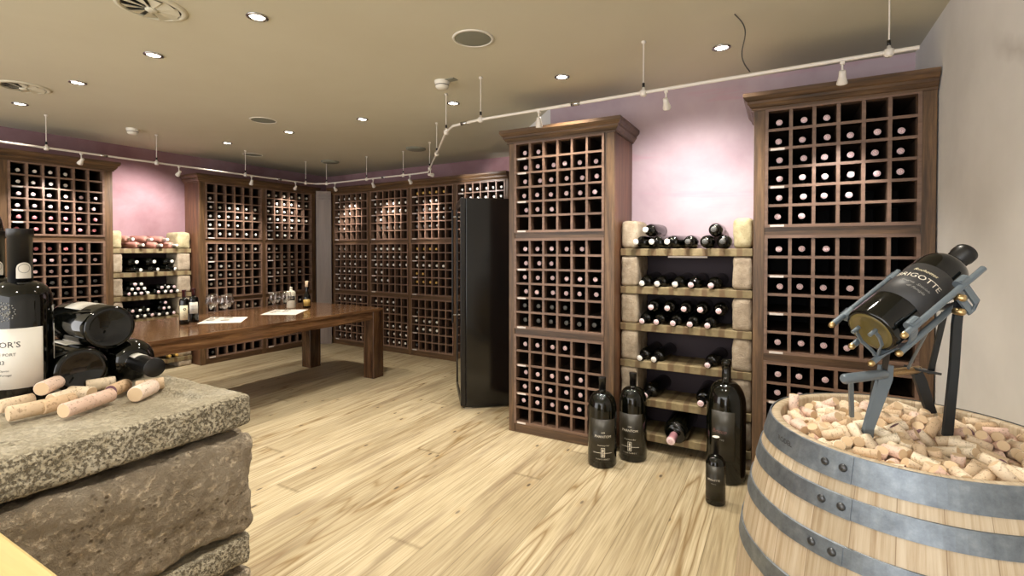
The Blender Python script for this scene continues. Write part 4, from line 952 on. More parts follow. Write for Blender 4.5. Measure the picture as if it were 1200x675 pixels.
MORE_CORKS = [[-61,62,54,-43,88,20],[205,6,59,15,-96,25],[136,61,50,37,-86,-34],[-53,-130,12,-100,-9,0],[-83,54,46,0,0,-100],[-102,118,56,-36,-93,-4],[-177,-81,44,85,24,46],[-32,74,64,-39,85,37],[-80,110,56,-36,-93,-5],[172,107,42,-31,22,-92],[135,-102,41,78,-51,-37],[-165,-32,45,-81,-42,-41],[99,-104,12,-95,-30,0],[161,159,56,65,-72,25],[163,-117,12,100,9,0],[-19,-80,42,-74,-19,-65],[109,-23,35,-2,100,-6],[-76,-4,38,84,51,16],[182,129,46,0,0,-100],[-153,-52,44,-77,-39,-51],[194,11,35,-68,74,0],[10,202,61,42,-84,34],[-122,217,58,-87,-49,-5],[-124,-87,23,4,0,-100],[-199,-59,35,-88,21,42],[161,-162,50,75,51,42],[43,86,49,-40,85,33],[212,84,36,-38,53,-76],[83,32,35,-99,12,0],[-19,226,56,-67,-10,73],[69,-115,35,-96,-26,-3],[-74,-95,34,56,-83,4],[158,-56,31,25,-83,49],[6,-72,34,-4,100,3],[-88,-116,23,-4,3,100],[97,108,46,47,44,76],[-199,150,43,34,44,83],[1,135,58,-88,42,-21],[-111,44,48,-30,-94,13],[159,-187,57,-82,-48,-31],[33,-113,35,25,-97,-1],[3,58,54,-6,-78,62],[-32,7,46,-86,47,21],[-68,-40,35,52,-85,0],[-135,83,58,-3,-100,-6],[-31,-45,35,73,-68,2],[63,-92,33,94,26,-22],[118,26,35,10,100,0],[-236,24,12,60,-80,0],[-128,-58,34,72,70,-7],[30,58,39,20,57,-80],[-32,-97,12,-66,75,0],[153,21,35,39,92,0],[-204,7,44,14,-79,-59],[193,-90,76,69,-69,23],[138,-73,23,18,75,-64],[40,-44,34,-94,-26,-25],[54,-112,12,96,28,0],[-107,-70,22,0,0,100],[206,118,35,79,61,-11],[58,131,58,86,-39,33],[215,46,35,-74,-68,0],[93,62,25,13,-73,-67],[88,128,40,-46,-44,-77],[-171,-59,12,0,-100,0],[77,162,55,25,90,35],[-22,-47,12,68,74,0],[95,-74,22,-21,84,-50],[57,-68,24,-77,-30,56],[28,148,48,-15,57,81],[177,-67,12,-98,-18,0],[136,93,39,-8,69,72],[115,74,35,-16,99,0],[122,124,44,-21,-60,-77],[171,86,34,-100,-1,-10],[-237,29,35,-100,9,1],[7,-18,35,48,-88,-1],[-3,111,57,-89,46,0],[8,-122,12,100,5,0],[188,-40,35,-86,51,-8],[117,-63,12,-5,-100,0],[-139,-64,12,46,89,0],[72,97,23,34,72,-61],[61,115,40,-52,70,-48],[149,-28,12,-92,-39,0],[-68,-90,12,-44,90,0],[-12,-31,40,54,-53,66],[83,-39,22,0,0,-100],[-102,-28,35,46,-89,0],[-48,85,48,-34,87,35],[-168,167,44,21,-96,18],[112,223,37,57,-29,77],[-197,-36,24,13,-73,-67],[-11,-86,12,66,-75,0],[-136,123,50,92,-36,14],[-76,147,45,73,-38,56],[232,49,56,-94,-28,19],[34,7,35,80,60,0],[-58,-57,12,44,-90,0],[13,-62,12,14,-99,0],[206,118,12,-98,18,0],[166,186,43,-69,62,-37],[-48,218,46,-5,82,57],[-140,-35,30,70,47,53],[-100,11,38,-90,-40,-17],[-92,116,34,52,85,8],[-231,52,40,91,11,-40],[35,-21,22,0,0,-100],[35,-93,12,96,28,0],[-171,-17,25,-45,37,81],[-65,84,31,86,33,-38],[185,-109,35,89,-45,0],[-220,117,46,-38,-72,58],[190,-101,56,-93,37,4],[112,71,12,43,-91,0],[12,-14,12,-42,-91,0],[76,-16,25,-54,-5,-84],[111,33,12,92,39,0],[111,191,46,80,43,-42],[47,-47,12,-59,-81,0],[-26,39,44,74,40,54],[179,158,32,-85,49,-20],[27,225,47,-15,2,99],[-83,-30,12,-90,-43,0],[190,-27,12,-51,-86,0],[172,51,20,-83,35,44],[-55,29,24,-75,9,66],[134,-9,12,92,40,0],[122,12,12,92,39,0],[225,71,12,100,-10,0],[117,171,35,93,36,-1],[186,84,12,-9,100,0],[77,144,22,69,45,57],[-192,26,32,52,-85,2],[-33,-23,12,71,71,0],[60,38,12,95,-30,0],[125,149,35,-93,-36,0],[-107,138,24,8,-8,99],[-170,38,30,-57,82,7],[43,91,23,40,69,60],[72,74,12,-91,-42,0],[-34,58,31,-94,-30,-19],[24,103,35,-16,-99,-3],[-130,84,35,22,97,7],[154,131,35,-59,-81,0],[-201,76,36,-21,84,50],[155,111,12,-57,-82,0],[-61,122,35,-53,-85,-1],[-27,155,35,-99,-14,0],[-160,110,37,-96,28,9],[82,182,33,88,28,-38],[36,13,12,-91,41,0],[-190,-7,12,-86,-51,0],[98,-19,12,48,-88,0],[-198,109,25,23,45,86],[171,-153,31,66,62,43],[151,73,12,-98,-21,0],[-44,-6,27,59,74,-32],[-32,119,36,-68,-49,55],[194,156,12,63,-78,0],[-106,111,12,-80,-60,0],[-116,-6,12,67,-74,0],[-206,24,12,-51,86,0],[113,111,12,82,-57,0],[21,44,22,52,-68,51],[234,86,29,-30,78,-54],[1,30,34,16,-98,11],[-149,185,32,-27,-86,-43],[-80,179,41,91,2,41],[186,-83,29,-2,-45,-90],[52,163,40,12,-92,-38],[-134,-20,12,67,-74,0],[-74,0,12,90,43,0],[183,7,12,51,86,0],[-111,163,24,-1,-20,98],[77,237,23,73,-24,-64],[130,213,24,58,-36,73],[-166,87,35,94,-32,14],[0,189,44,-1,81,-58],[-83,225,42,-91,20,-36],[29,202,44,37,3,93],[-25,189,54,9,-99,9],[-148,14,12,79,61,0],[-87,162,12,-11,99,0],[4,122,34,-16,-99,-5],[-90,31,22,-74,41,54],[28,169,38,22,-55,-80],[-132,173,42,-67,-69,28],[52,233,50,22,97,-1],[29,248,43,40,-5,-92],[153,30,12,48,-88,0],[231,47,12,-100,10,0],[-22,190,31,15,-98,9],[-162,88,12,-63,77,0],[-133,32,35,-23,-97,1],[-114,209,35,57,-82,0],[-12,90,35,99,-16,0],[-51,244,12,98,20,0],[43,117,12,-94,35,0],[-181,171,22,57,60,-55],[94,162,12,-82,57,0],[-1,14,12,-42,-91,0],[126,130,12,82,-57,0],[-46,110,12,-83,56,0],[-83,51,12,-97,26,0],[-219,86,24,49,-51,-71],[-42,70,12,-100,3,0],[-109,22,12,67,-74,0],[166,145,12,82,-57,0],[-165,143,22,-18,-80,56],[-45,174,25,17,44,88],[60,196,24,-43,62,65],[213,11,12,-51,-86,0],[-32,145,12,-39,-92,0],[49,154,12,76,65,0],[161,191,12,-77,64,0],[-9,194,12,2,100,0],[-120,188,12,-86,-50,0],[115,193,12,-80,61,0],[-104,226,12,91,42,0],[1,134,12,-94,35,0],[18,237,12,68,-74,0],[138,164,12,-58,-81,0],[-140,97,12,63,-77,0],[-18,34,19,-12,-93,35],[-139,50,12,79,61,0],[-175,67,12,-63,77,0],[-130,133,30,30,-87,-39],[195,-135,48,75,-61,-27],[228,10,55,7,-96,-28],[244,-54,47,-16,-74,-65],[225,-26,69,0,5,100],[238,-75,59,-23,-71,-66],[246,40,74,15,-90,-42],[204,-142,68,-57,-82,1],[249,-9,63,3,93,37],[209,-59,62,72,67,-15],[219,-79,73,-24,-69,-68]]

# ---------------------------------------------------------------- ceiling fittings
def downlight(x, y, label):
    r = empty('ceiling_spotlight', (x, y, ZC)); tag(r, label, 'ceiling light', 'recessed ceiling spotlights')
    b = MB(); b.lathe([(0.052, -0.001), (0.054, -0.006), (0.040, -0.009), (0.036, -0.001)], 'chrome', 28); b.build('bezel', r)
    b = MB(); b.lathe([(0.0, -0.004), (0.036, -0.004), (0.037, -0.001)], 'lens', 24); b.build('lens', r)
    o = spot('downlight_beam', (x, y, ZC - 0.02), (x, y, 0), DOWN_POWER, DOWN_COLOR, 100, 0.7, 0.04); o.parent = r; o.location = (0, 0, -0.02); o.rotation_euler = (0, 0, 0)
XN = {-2.42: 'fourth', -3.46: 'third', -4.52: 'second', -5.60: 'leftmost'}
for x in (-2.42, -3.46, -4.52, -5.60): downlight(x, 1.62, f'recessed ceiling spotlight, {XN[x] if x != -2.42 else "nearest the viewer"} in the near row at upper left')
for x, nm in ((-5.59, 'above the left end of the table rack'), (-4.51, 'second from the far left wall'), (-3.46, 'third from the far left wall'), (-2.42, 'below the smoke detector'), (-1.38, 'above the rack beside the cooler'), (-0.34, 'nearest the wavy hanging cable')):
    downlight(x, 3.36 if x < -2 else 3.22, f'recessed ceiling spotlight in the far row, {nm}')
for x in (-1.38, -0.30):          # the same rows go on overhead, outside the frame
    spot('overhead_downlight_beam', (x, 1.62, ZC - 0.02), (x, 1.62, 0), DOWN_POWER, DOWN_COLOR, 115, 0.9, 0.04)
for x in (-4.5, -2.4, -0.3): spot('overhead_downlight_beam', (x, -0.3, ZC - 0.02), (x, -0.3, 0), DOWN_POWER, DOWN_COLOR, 115, 0.9, 0.04)

def vent(x, y, R, label):
    r = empty('ceiling_vent', (x, y, ZC)); tag(r, label, 'ceiling vent', 'round ceiling vents')
    b = MB(); b.lathe([(R * 1.25, -0.001), (R * 1.22, -0.006), (R * 1.02, -0.012), (R, -0.004), (R, -0.001)], 'ceiling', 40); b.build('frame', r)
    b = MB(); b.lathe([(0, -0.001), (R, -0.001)], 'dark_grey', 40); b.build('backing', r)
    b = MB(); n_ = 10
    for k in range(n_):
        a = 2 * pi * k / n_; a2 = a + 2 * pi / n_ * 0.82
        p = lambda rr, t, z: (rr * cos(t), rr * sin(t), z)
        b.add([p(R * .22, a, -0.004), p(R * .97, a, -0.003), p(R * .97, a2, -0.016), p(R * .22, a2, -0.014)], [(0, 1, 2, 3)], 'ceiling')
        b.add([p(R * .22, a, -0.0055), p(R * .97, a, -0.0045), p(R * .97, a2, -0.0175), p(R * .22, a2, -0.0155)], [(3, 2, 1, 0)], 'ceiling')
    b.build('vane', r)
    b = MB(); b.lathe([(R * .22, -0.002), (R * .22, -0.018), (R * .15, -0.024), (0, -0.025)], 'ceiling', 24); b.build('hub', r)
vent(-2.79, 1.30, 0.125, 'round swirl air vent in the ceiling at the upper left edge')
vent(-5.00, 1.47, 0.125, 'round air vent in the ceiling above the port bottles')
def speaker(x, y, R, label):
    r = empty('ceiling_speaker', (x, y, ZC)); tag(r, label, 'ceiling speaker', 'round ceiling speakers')
    b = MB(); b.lathe([(R * 1.14, -0.001), (R * 1.12, -0.006), (R * 1.0, -0.007), (R, -0.002)], 'white', 40); b.build('frame', r)
    b = MB(); b.lathe([(0, -0.006), (R * 0.8, -0.006), (R, -0.003)], 'speaker', 40); b.build('grille', r)
speaker(-1.58, 2.39, 0.105, 'round grey ceiling speaker near the top centre of the view')
speaker(-4.31, 2.94, 0.105, 'round grey ceiling speaker above the left part of the table')
speaker(-6.00, 3.94, 0.105, 'round grey ceiling speaker close to the left wall track')
def detector(x, y, label, base=False):
    r = empty('smoke_detector', (x, y, ZC)); tag(r, label, 'smoke detector')
    b = MB(); b.lathe([(0.055, 0.0), (0.056, -0.012), (0.05, -0.02), (0.046, -0.045), (0.034, -0.056), (0, -0.058)], 'white', 32); b.build('housing', r)
    b = MB(); b.lathe([(0.0485, -0.028), (0.0495, -0.030), (0.0485, -0.034)], 'dark_grey', 32); b.build('vent_ring', r)
    if base:
        b = MB(); b.box((0.02, -0.03, -0.006), (0.12, 0.03, 0), 'speaker', 0.002); b.build('bracket', r)
detector(-2.18, 2.89, 'white smoke detector with a small bracket near the middle of the ceiling', True)
detector(-5.78, 2.51, 'white smoke detector in the ceiling at the left above the wall track')
for x, y, nm in ((-5.53, 4.77, 'in the far left corner'), (-3.91, 4.66, 'in front of the far wall rack')):
    r = empty('ceiling_disc', (x, y, ZC)); tag(r, 'flat grey ceiling disc ' + nm, 'ceiling disc', 'flat ceiling discs')
    b = MB(); b.lathe([(0.12, 0), (0.12, -0.012), (0.1, -0.02), (0, -0.022)], 'speaker', 32); b.build('cover', r)

def at(px, py, depth):
    """point seen at (px, py) of the 1200x675 frame, depth metres in front of the camera"""
    u, v = (px - 600) / 576.1, -(py - 300.56) / 576.1
    y, z = cos(PITCH) + v * sin(PITCH), -sin(PITCH) + v * cos(PITCH)
    k = depth / y; X, Y = u * k, depth
    return Vector((X * cos(YAW) - Y * sin(YAW), X * sin(YAW) + Y * cos(YAW), CAM_H + z * k))

# cable track system
ZR = 2.372
PATH = [(-5.87, 1.20), (-5.86, 2.6), (-5.84, 4.60), (-5.79, 4.74), (-5.64, 4.80), (-4.82, 4.75), (-3.95, 4.70), (-3.72, 4.66), (-3.55, 4.47), (-2.94, 3.81), (-2.33, 3.14), (-2.17, 3.01), (-1.89, 2.955), (-0.73, 2.91), (0.42, 2.87), (0.53, 2.868)]
tr = empty('track_lighting_rail', (-2.5, 3.0, ZR)); tag(tr, 'white lighting rail hanging below the ceiling along the racks', 'lighting rail')
L_ = lambda x, y, z: (x + 2.5, y - 3.0, z - ZR)
b = MB(); b.tube([L_(x, y, ZR) for x, y in PATH], 0.0095, 'white_metal', 10, smooth=False); b.build('rail', tr)
SUP = [(-5.87, 1.87), (-5.855, 2.76), (-5.845, 3.74), (-5.835, 4.61), (-5.64, 4.80), (-4.82, 4.75), (-4.16, 4.715), (-3.55, 4.47), (-2.94, 3.81), (-2.33, 3.14), (-1.89, 2.955), (-0.73, 2.91), (0.42, 2.87)]
for x, y in SUP:
    b = MB(); b.tube([L_(x, y, ZR), L_(x, y, ZC)], 0.0035, 'white_metal', 8)
    b.lathe([(0, -0.022), (0.014, -0.022), (0.02, -0.012), (0.02, 0.012), (0.010, 0.016), (0.007, 0.03), (0, 0.03)], 'white_metal', 16, Matrix.Translation(L_(x, y, ZR)))
    b.lathe([(0.006, 0.030), (0.008, 0.032), (0.008, 0.055), (0, 0.056)], 'fridge_edge', 12, Matrix.Translation(L_(x, y, ZR)))
    b.lathe([(0, -0.014), (0.012, -0.012), (0.014, 0), (0, 0)], 'white_metal', 14, Matrix.Translation(L_(x, y, ZC))); b.build('suspension_rod', tr)
for x, y in ((-5.865, 2.3), (-5.84, 4.2), (-4.5, 4.73), (-2.05, 2.985), (-1.16, 2.926)):
    b = MB(); b.lathe([(0.0, -0.03), (0.013, -0.03), (0.013, 0.03), (0, 0.03)], 'chrome', 12, Matrix.Translation(L_(x, y, ZR)) @ Matrix.Rotation(pi / 2, 4, 'X' if x < -5 else 'Y')); b.build('joiner', tr)
def head(x, y, target, label, power=1.0, angle=46):
    r = empty('track_spotlight', (x, y, ZR - 0.01)); tag(r, label, 'track spotlight', 'track spotlights')
    b = MB(); b.tube([(0, 0, 0), (0, 0, -0.055)], 0.005, 'white_metal', 8); b.box((-0.01, -0.01, -0.012), (0.01, 0.01, 0.002), 'white_metal', 0.002); b.build('stem', r)
    d = (Vector(target) - Vector((x, y, ZR - 0.075))).normalized(); q = d.to_track_quat('-Z', 'Y')
    mt = Matrix.Translation((0, 0, -0.07)) @ q.to_matrix().to_4x4()
    b = MB(); b.lathe([(0, 0.03), (0.014, 0.028), (0.016, 0.0), (0.0235, -0.03), (0.0235, -0.036), (0.0205, -0.036), (0.0195, -0.03)], 'white_metal', 20, mt); b.build('shade', r)
    b = MB(); b.lathe([(0, -0.030), (0.0195, -0.030)], 'lens', 18, mt); b.build('lens', r)
    spot('track_beam', Vector((x, y, ZR - 0.08)) + d * 0.045, target, TRACK_POWER * power, TRACK_COLOR, angle, 0.75 if angle > 80 else 0.65, 0.02)
head(-5.865, 1.35, (-6.4, 1.5, 1.2), 'track spotlight over the port end of the left wall rack, out at the left', 0.8)
head(-5.86, 2.12, (-6.36, 2.00, 1.75), 'white track spotlight in front of the rack behind the port bottles', 1.3, 64)
head(-5.855, 2.98, (-6.79, 2.88, 1.50), 'white track spotlight aimed at the stone shelf behind the table', 3.0, 112)
head(-5.845, 3.82, (-6.34, 3.95, 1.6), 'white track spotlight over the left bay of the rack behind the table', 1.4, 64)
head(-5.84, 4.45, (-6.32, 4.65, 1.95), 'white track spotlight over the right bay of the rack behind the table', 1.3, 56)
head(-5.46, 4.79, (-5.65, 5.27, 1.9), 'white track spotlight over the first bay of the far rack', 1.6, 50)
head(-4.70, 4.745, (-4.85, 5.23, 1.9), 'white track spotlight over the second bay of the far rack', 1.6, 50)
head(-4.05, 4.71, (-4.10, 5.18, 1.9), 'white track spotlight over the third bay of the far rack', 1.6, 50)
head(-3.50, 4.42, (-3.3, 5.15, 2.25), 'white track spotlight at the bend in front of the fourth bay', 0.9, 56)
head(-1.42, 2.93, (-1.55, 3.42, 0.9), 'track spotlight above the cornice of the rack beside the cooler', 0.9, 60)
head(-0.60, 2.91, (-0.60, 3.87, 1.45), 'track spotlight aimed at the pink wall above the stone shelf', 1.7, 110)
head(0.24, 2.878, (0.26, 3.33, 1.7), 'track spotlight over the rack behind the barrel', 1.0, 50)
# loose feed cable
b = MB(); pts = []
for i in range(25):
    t = i / 24; pts.append((-0.235 + 0.075 * t + 0.03 * sin(t * 6.0) * (1 - t * .3), 2.80 + 0.10 * t, ZC - (ZC - ZR - 0.02) * t))
b.tube(pts, 0.0032, 'dark_grey', 8); tag(b.build('feed_cable'), 'wavy thin grey cable hanging from the ceiling to the lighting rail', 'cable')

# ---------------------------------------------------------------- stone pedestal at the left with bottles and corks
PX0, PX1, PY0, PY1 = -1.95, -1.015, 0.0, 0.66
cxp, cyp = (PX0 + PX1) / 2, (PY0 + PY1) / 2
def ped(name, z0, z1, mat, label, dx=0.0, dy=0.0, **kw):
    o = stone_box(name, (PX1 - PX0 + dx, PY1 - PY0 + dy, z1 - z0), mat, (cxp, cyp, z0), 0, **kw); tag(o, label, 'stone', 'stones of the pedestal'); return o
ped('stone_trough', 1.072, 1.14, 'slab', 'shallow stone trough slab on top of the pedestal carrying the port bottles', step=0.0085, rad=0.012, amp=0.0022, freq=28, seed=3, trough=(0.062, 0.062, 0.012))
ped('stone_block', 0.848, 1.056, 'rough', 'big rough sandstone block under the trough slab of the pedestal', 0.012, 0.012, step=0.0065, rad=0.02, amp=0.009, freq=14, seed=9, chip=0.03, fine=0.35)
ped('stone_slab', 0.772, 0.834, 'slab', 'thin pitted stone slab below the big block of the pedestal', 0.0, 0.0, step=0.012, rad=0.016, amp=0.006, freq=40, seed=21)
ped('stone_block', 0.47, 0.758, 'rough', 'lower rough sandstone block of the pedestal', 0.01, 0.01, step=0.016, rad=0.02, amp=0.014, freq=11, seed=31)
ped('stone_block', 0.0, 0.450, 'rough', 'lowest rough sandstone block of the pedestal standing on the floor', 0.02, 0.02, step=0.02, rad=0.02, amp=0.014, freq=11, seed=41)
ct = empty('counter', (-0.75, -0.1, 0)); tag(ct, 'pale wooden counter at the lower left edge beside the stone pedestal', 'counter')
b = MB(); b.box((-0.235, -0.5, 1.06), (0.20, 0.325, 1.10), 'pale_wood', 0.004); b.build('counter_top', ct)
b = MB(); b.box((-0.22, -0.48, 0), (0.18, 0.27, 1.06), 'pale_wood'); b.build('carcass', ct)

ZP = 1.1335
def port_label(o, H, R, nr):
    l = MB(); patch(l, R, 0.10 * H, 0.44 * H, -1.9, 0.55, 'paper', 30, 0.0007)
    a0 = -0.86; P = lambda z: on_cyl(R + 0.0011, z * H, a0)
    text_mesh(l, "TAYLOR'S", 0.0165, 'ink', P(0.335)); text_mesh(l, 'VINTAGE PORT', 0.0085, 'ink', P(0.287)); text_mesh(l, '1983', 0.012, 'ink', P(0.24))
    text_mesh(l, 'Bottled in Oporto', 0.005, 'ink', P(0.20)); text_mesh(l, 'Produce of Portugal', 0.0055, 'ink', P(0.175)); l.build('label', o)
    bk = MB(); patch(bk, R, 0.10 * H, 0.44 * H, 1.32, 2.6, 'paper', 14, 0.0007); bk.build('back_label', o)
    s_ = MB(); r = nr + 0.0022; zc = 0.775 * H
    q = on_cyl(r, zc, 0.15); cols = [-0.0125 + 0.025 * k / 18 for k in range(19)]; vs = []
    for x in cols:
        top = sqrt(max(0.0, 0.0125 ** 2 - x * x)); vs += [q(x, top), q(x, -0.021)]
    s_.add(vs, [(2 * k, 2 * k + 1, 2 * k + 3, 2 * k + 2) for k in range(18)], 'paper')
    for k in range(24):
        t0, t1 = 2 * pi * k / 24, 2 * pi * (k + 1) / 24; q = on_cyl(r + .0004, zc, 0.15)
        s_.add([q(.0085 * cos(t0), .0085 * sin(t0)), q(.0085 * cos(t1), .0085 * sin(t1)), q(.0098 * cos(t1), .0098 * sin(t1)), q(.0098 * cos(t0), .0098 * sin(t0))], [(0, 1, 2, 3)], 'silver_ink')
    s_.build('neck_seal', o)
    e = MB()                                   # moulded crest on the glass
    for k in range(26):
        t = 2 * pi * k / 26; rr = 0.017 + 0.002 * (k % 2); q = on_cyl(R + 0.0004, 0.535 * H, -0.66)
        c0 = q(rr * cos(t), rr * sin(t)); mt = Matrix.Translation(c0); e.lathe([(0, -0.0016), (0.0016, 0), (0, 0.0016)], 'silver_ink', 6, mt)
    q = on_cyl(R + 0.0006, 0.535 * H, -0.66)
    random.seed(5)
    for k in range(46):
        x, y = random.uniform(-.011, .011), random.uniform(-.012, .012)
        if hypot(x, y) < .0125: e.lathe([(0, -0.0018), (random.uniform(.0012, .0028), 0), (0, 0.0018)], 'silver_ink', 6, Matrix.Translation(q(x, y)))
    e.build('moulded_crest', o)
PORT = dict(z_caps=0.70, sh0=0.585, sh1=0.70, square=0.97)
stand_bottle('wine_bottle', 0.362, 0.0505, 0.0185, (-1.412, 0.405, ZP), atan2(-0.39, 1.43) + 0.12, 'dark vintage port bottle with white label standing on the stone slab beside the lying bottles', 'port bottles on the pedestal', extra=port_label, **PORT)
stand_bottle('wine_bottle', 0.362, 0.0505, 0.0185, (*at(-5, 470, 1.165)[:2], ZP), atan2(-0.38, 1.5) + 0.1, 'dark port bottle cut off by the left edge, behind the white labelled one', 'port bottles on the pedestal', extra=port_label, **PORT)
stand_bottle('wine_bottle', 0.585, 0.088, 0.022, (*at(-46, 450, 1.33)[:2], ZP), 0.0, 'biggest dark bottle half hidden at the left edge behind the port bottles', None, z_caps=0.80)
def lying(name, H, R, nr, base, direction, label, spin=0.0, extra=None):
    o = stand_bottle(name, H, R, nr, base, 0, label, 'lying bottles on the pedestal', extra=extra, **PORT)
    o.rotation_mode = 'QUATERNION'; o.rotation_quaternion = Vector(direction).normalized().to_track_quat('Z', 'Y') @ Quaternion((0, 0, 1), spin)
    return o
def lie_label(o, H, R, nr):
    l = MB(); patch(l, R, 0.20 * H, 0.46 * H, -1.0, 1.0, 'paper', 24, 0.0007); l.build('label', o)
    m = MB(); patch(m, R, 0.20 * H, 0.46 * H, 2.1, 3.6, 'paper', 20, 0.0007); m.build('back_label', o)
def neck_label(o, H, R, nr):
    s_ = MB(); patch(s_, nr + .0012, 0.70 * H, 0.79 * H, 0.0, 1.7, 'paper', 14, 0.0008); s_.build('neck_seal', o)
lying('wine_bottle', 0.35, 0.0505, 0.0185, (-1.362, 0.490, ZP + 0.0515), (-1, 0.05, 0), 'dark bottle lying on the stone slab, base outwards, underneath another bottle', 2.4, lie_label)
lying('wine_bottle', 0.35, 0.0505, 0.0185, (-1.362, 0.543, ZP + 0.1395), (-1, 0.02, 0), 'dark bottle lying on top of the two others with its round base showing', 1.9, lie_label)
lying('wine_bottle', 0.35, 0.0505, 0.0185, (-1.600, 0.612, ZP + 0.0515), (1, -0.09, -0.0), 'dark bottle lying on the stone slab with its neck pointing into the room', 0.6, neck_label)

# ---------------------------------------------------------------- corks
def cork_meshes():
    out = {}
    for nm, body, e0, e1 in (('plain', 'cork', 'cork_end', 'cork_end'), ('pink', 'cork_pink', 'cork_end', 'cork_end'), ('stain', 'cork', 'cork_end', 'cork_stain'), ('black', 'cork', 'cork_end', 'cork_black')):
        b = MB(); L, R = 0.0225, 0.0118
        b.lathe([(R * .90, -L), (R, -L + .0012), (R, L - .0012), (R * .90, L)], body, 16)
        b.lathe([(0, -L), (R * .90, -L)], e0, 16); b.lathe([(R * .90, L), (0, L)], e1, 16)
        if nm == 'black': b.lathe([(R * 1.02, L - .010), (R * 1.15, L - .0095), (R * 1.15, L + .003), (0, L + .0035)], 'cork_black', 16)
        out[nm] = b.mesh('wine_cork')
    return out
CM = cork_meshes()
CL = {'plain': 'used pale wine cork in the heap filling the oak barrel', 'pink': 'used pinkish wine cork in the heap filling the oak barrel', 'stain': 'used cork with purple wine-stained end in the heap filling the barrel', 'black': 'stopper cork with a black cap in the heap filling the barrel'}
def put_cork(kind, loc, d, label, group, s=1.0):
    o = bpy.data.objects.new('wine_cork', CM[kind]); COL.objects.link(o); o.location = loc
    o.rotation_mode = 'QUATERNION'; o.rotation_quaternion = Vector(d).to_track_quat('Z', 'Y'); o.scale = (s, s, s)
    tag(o, label, 'cork', group); return o
BX, BY, ZK = 0.260, 1.468, 0.942
random.seed(8)
for i, (x, y, z, a, b_, c_) in enumerate(CORKS):
    kd = 'black' if i in (57, 140) else 'stain' if random.random() < 0.14 else 'pink' if random.random() < 0.3 else 'plain'
    put_cork(kd, (BX + x / 1000, BY + y / 1000, ZK + z / 1000), (a, b_, c_), CL[kd], 'corks in the barrel')
b = MB()
for x, y, z, a, b2, c_ in MORE_CORKS:
    mt = Matrix.Translation((BX + x / 1000, BY + y / 1000, ZK + z / 1000)) @ Vector((a, b2, c_)).to_track_quat('Z', 'Y').to_matrix().to_4x4(); L, R = .0225, .0118
    b.lathe([(R * .9, -L), (R, -L + .0012), (R, L - .0012), (R * .9, L)], 'cork', 12, mt); b.lathe([(0, -L), (R * .9, -L)], 'cork_end', 12, mt); b.lathe([(R * .9, L), (0, L)], 'cork_end', 12, mt)
tag(b.build('wine_corks'), 'more used wine corks showing in the gaps of the heap in the barrel', 'corks', kind='stuff')
# corks on the pedestal: ends given by two points
ZQ = ZP + 0.0140
PC = [((-1.262, 0.345), (-1.262, 0.392), 0, 'plain', 'pair end cork, furthest left in front of the port bottle', 1.05),
      ((-1.258, 0.392), (-1.268, 0.437), 0, 'plain', 'cork lying end to end with the furthest left one on the stone slab', 1.05),
      ((-1.335, 0.352), (-1.338, 0.397), 0, 'plain', 'cork lying behind the furthest left pair, close to the port bottle', 1.0),
      ((-1.300, 0.418), (-1.318, 0.458), 0, 'plain', 'cork on the stone slab under the raised one', 1.0),
      ((-1.318, 0.408), (-1.352, 0.442), 0.0235, 'pink', 'cork lying raised on top of two others in front of the port bottle', 1.05),
      ((-1.335, 0.460), (-1.290, 0.478), 0, 'plain', 'cork pointing away behind the stained pair on the stone slab', 1.0),
      ((-1.195, 0.402), (-1.215, 0.445), 0, 'pink', 'wine-marked cork nearest to the slab front edge, left half of the pair', 1.05),
      ((-1.218, 0.448), (-1.238, 0.490), 0, 'pink', 'wine-marked cork nearest to the slab front edge, right half of the pair', 1.05),
      ((-1.365, 0.500), (-1.352, 0.543), 0, 'plain', 'cork touching the base of the lower lying bottle', 1.0),
      ((-1.300, 0.545), (-1.272, 0.507), 0, 'stain', 'cork with dark stained end in the middle of the row on the slab', 1.0),
      ((-1.262, 0.550), (-1.245, 0.594), 0, 'plain', 'lettered cork behind the long pinkish one on the stone slab', 1.0),
      ((-1.198, 0.520), (-1.232, 0.566), 0, 'pink', 'long pinkish cork furthest right on the stone slab', 1.2)]
for p0, p1, dz, kd, lb, sc in PC:
    d = Vector((p1[0] - p0[0], p1[1] - p0[1], 0)); m_ = ((p0[0] + p1[0]) / 2, (p0[1] + p1[1]) / 2, ZQ + dz)
    put_cork(kd, m_, d, lb, 'corks on the stone slab', sc * 1.15)

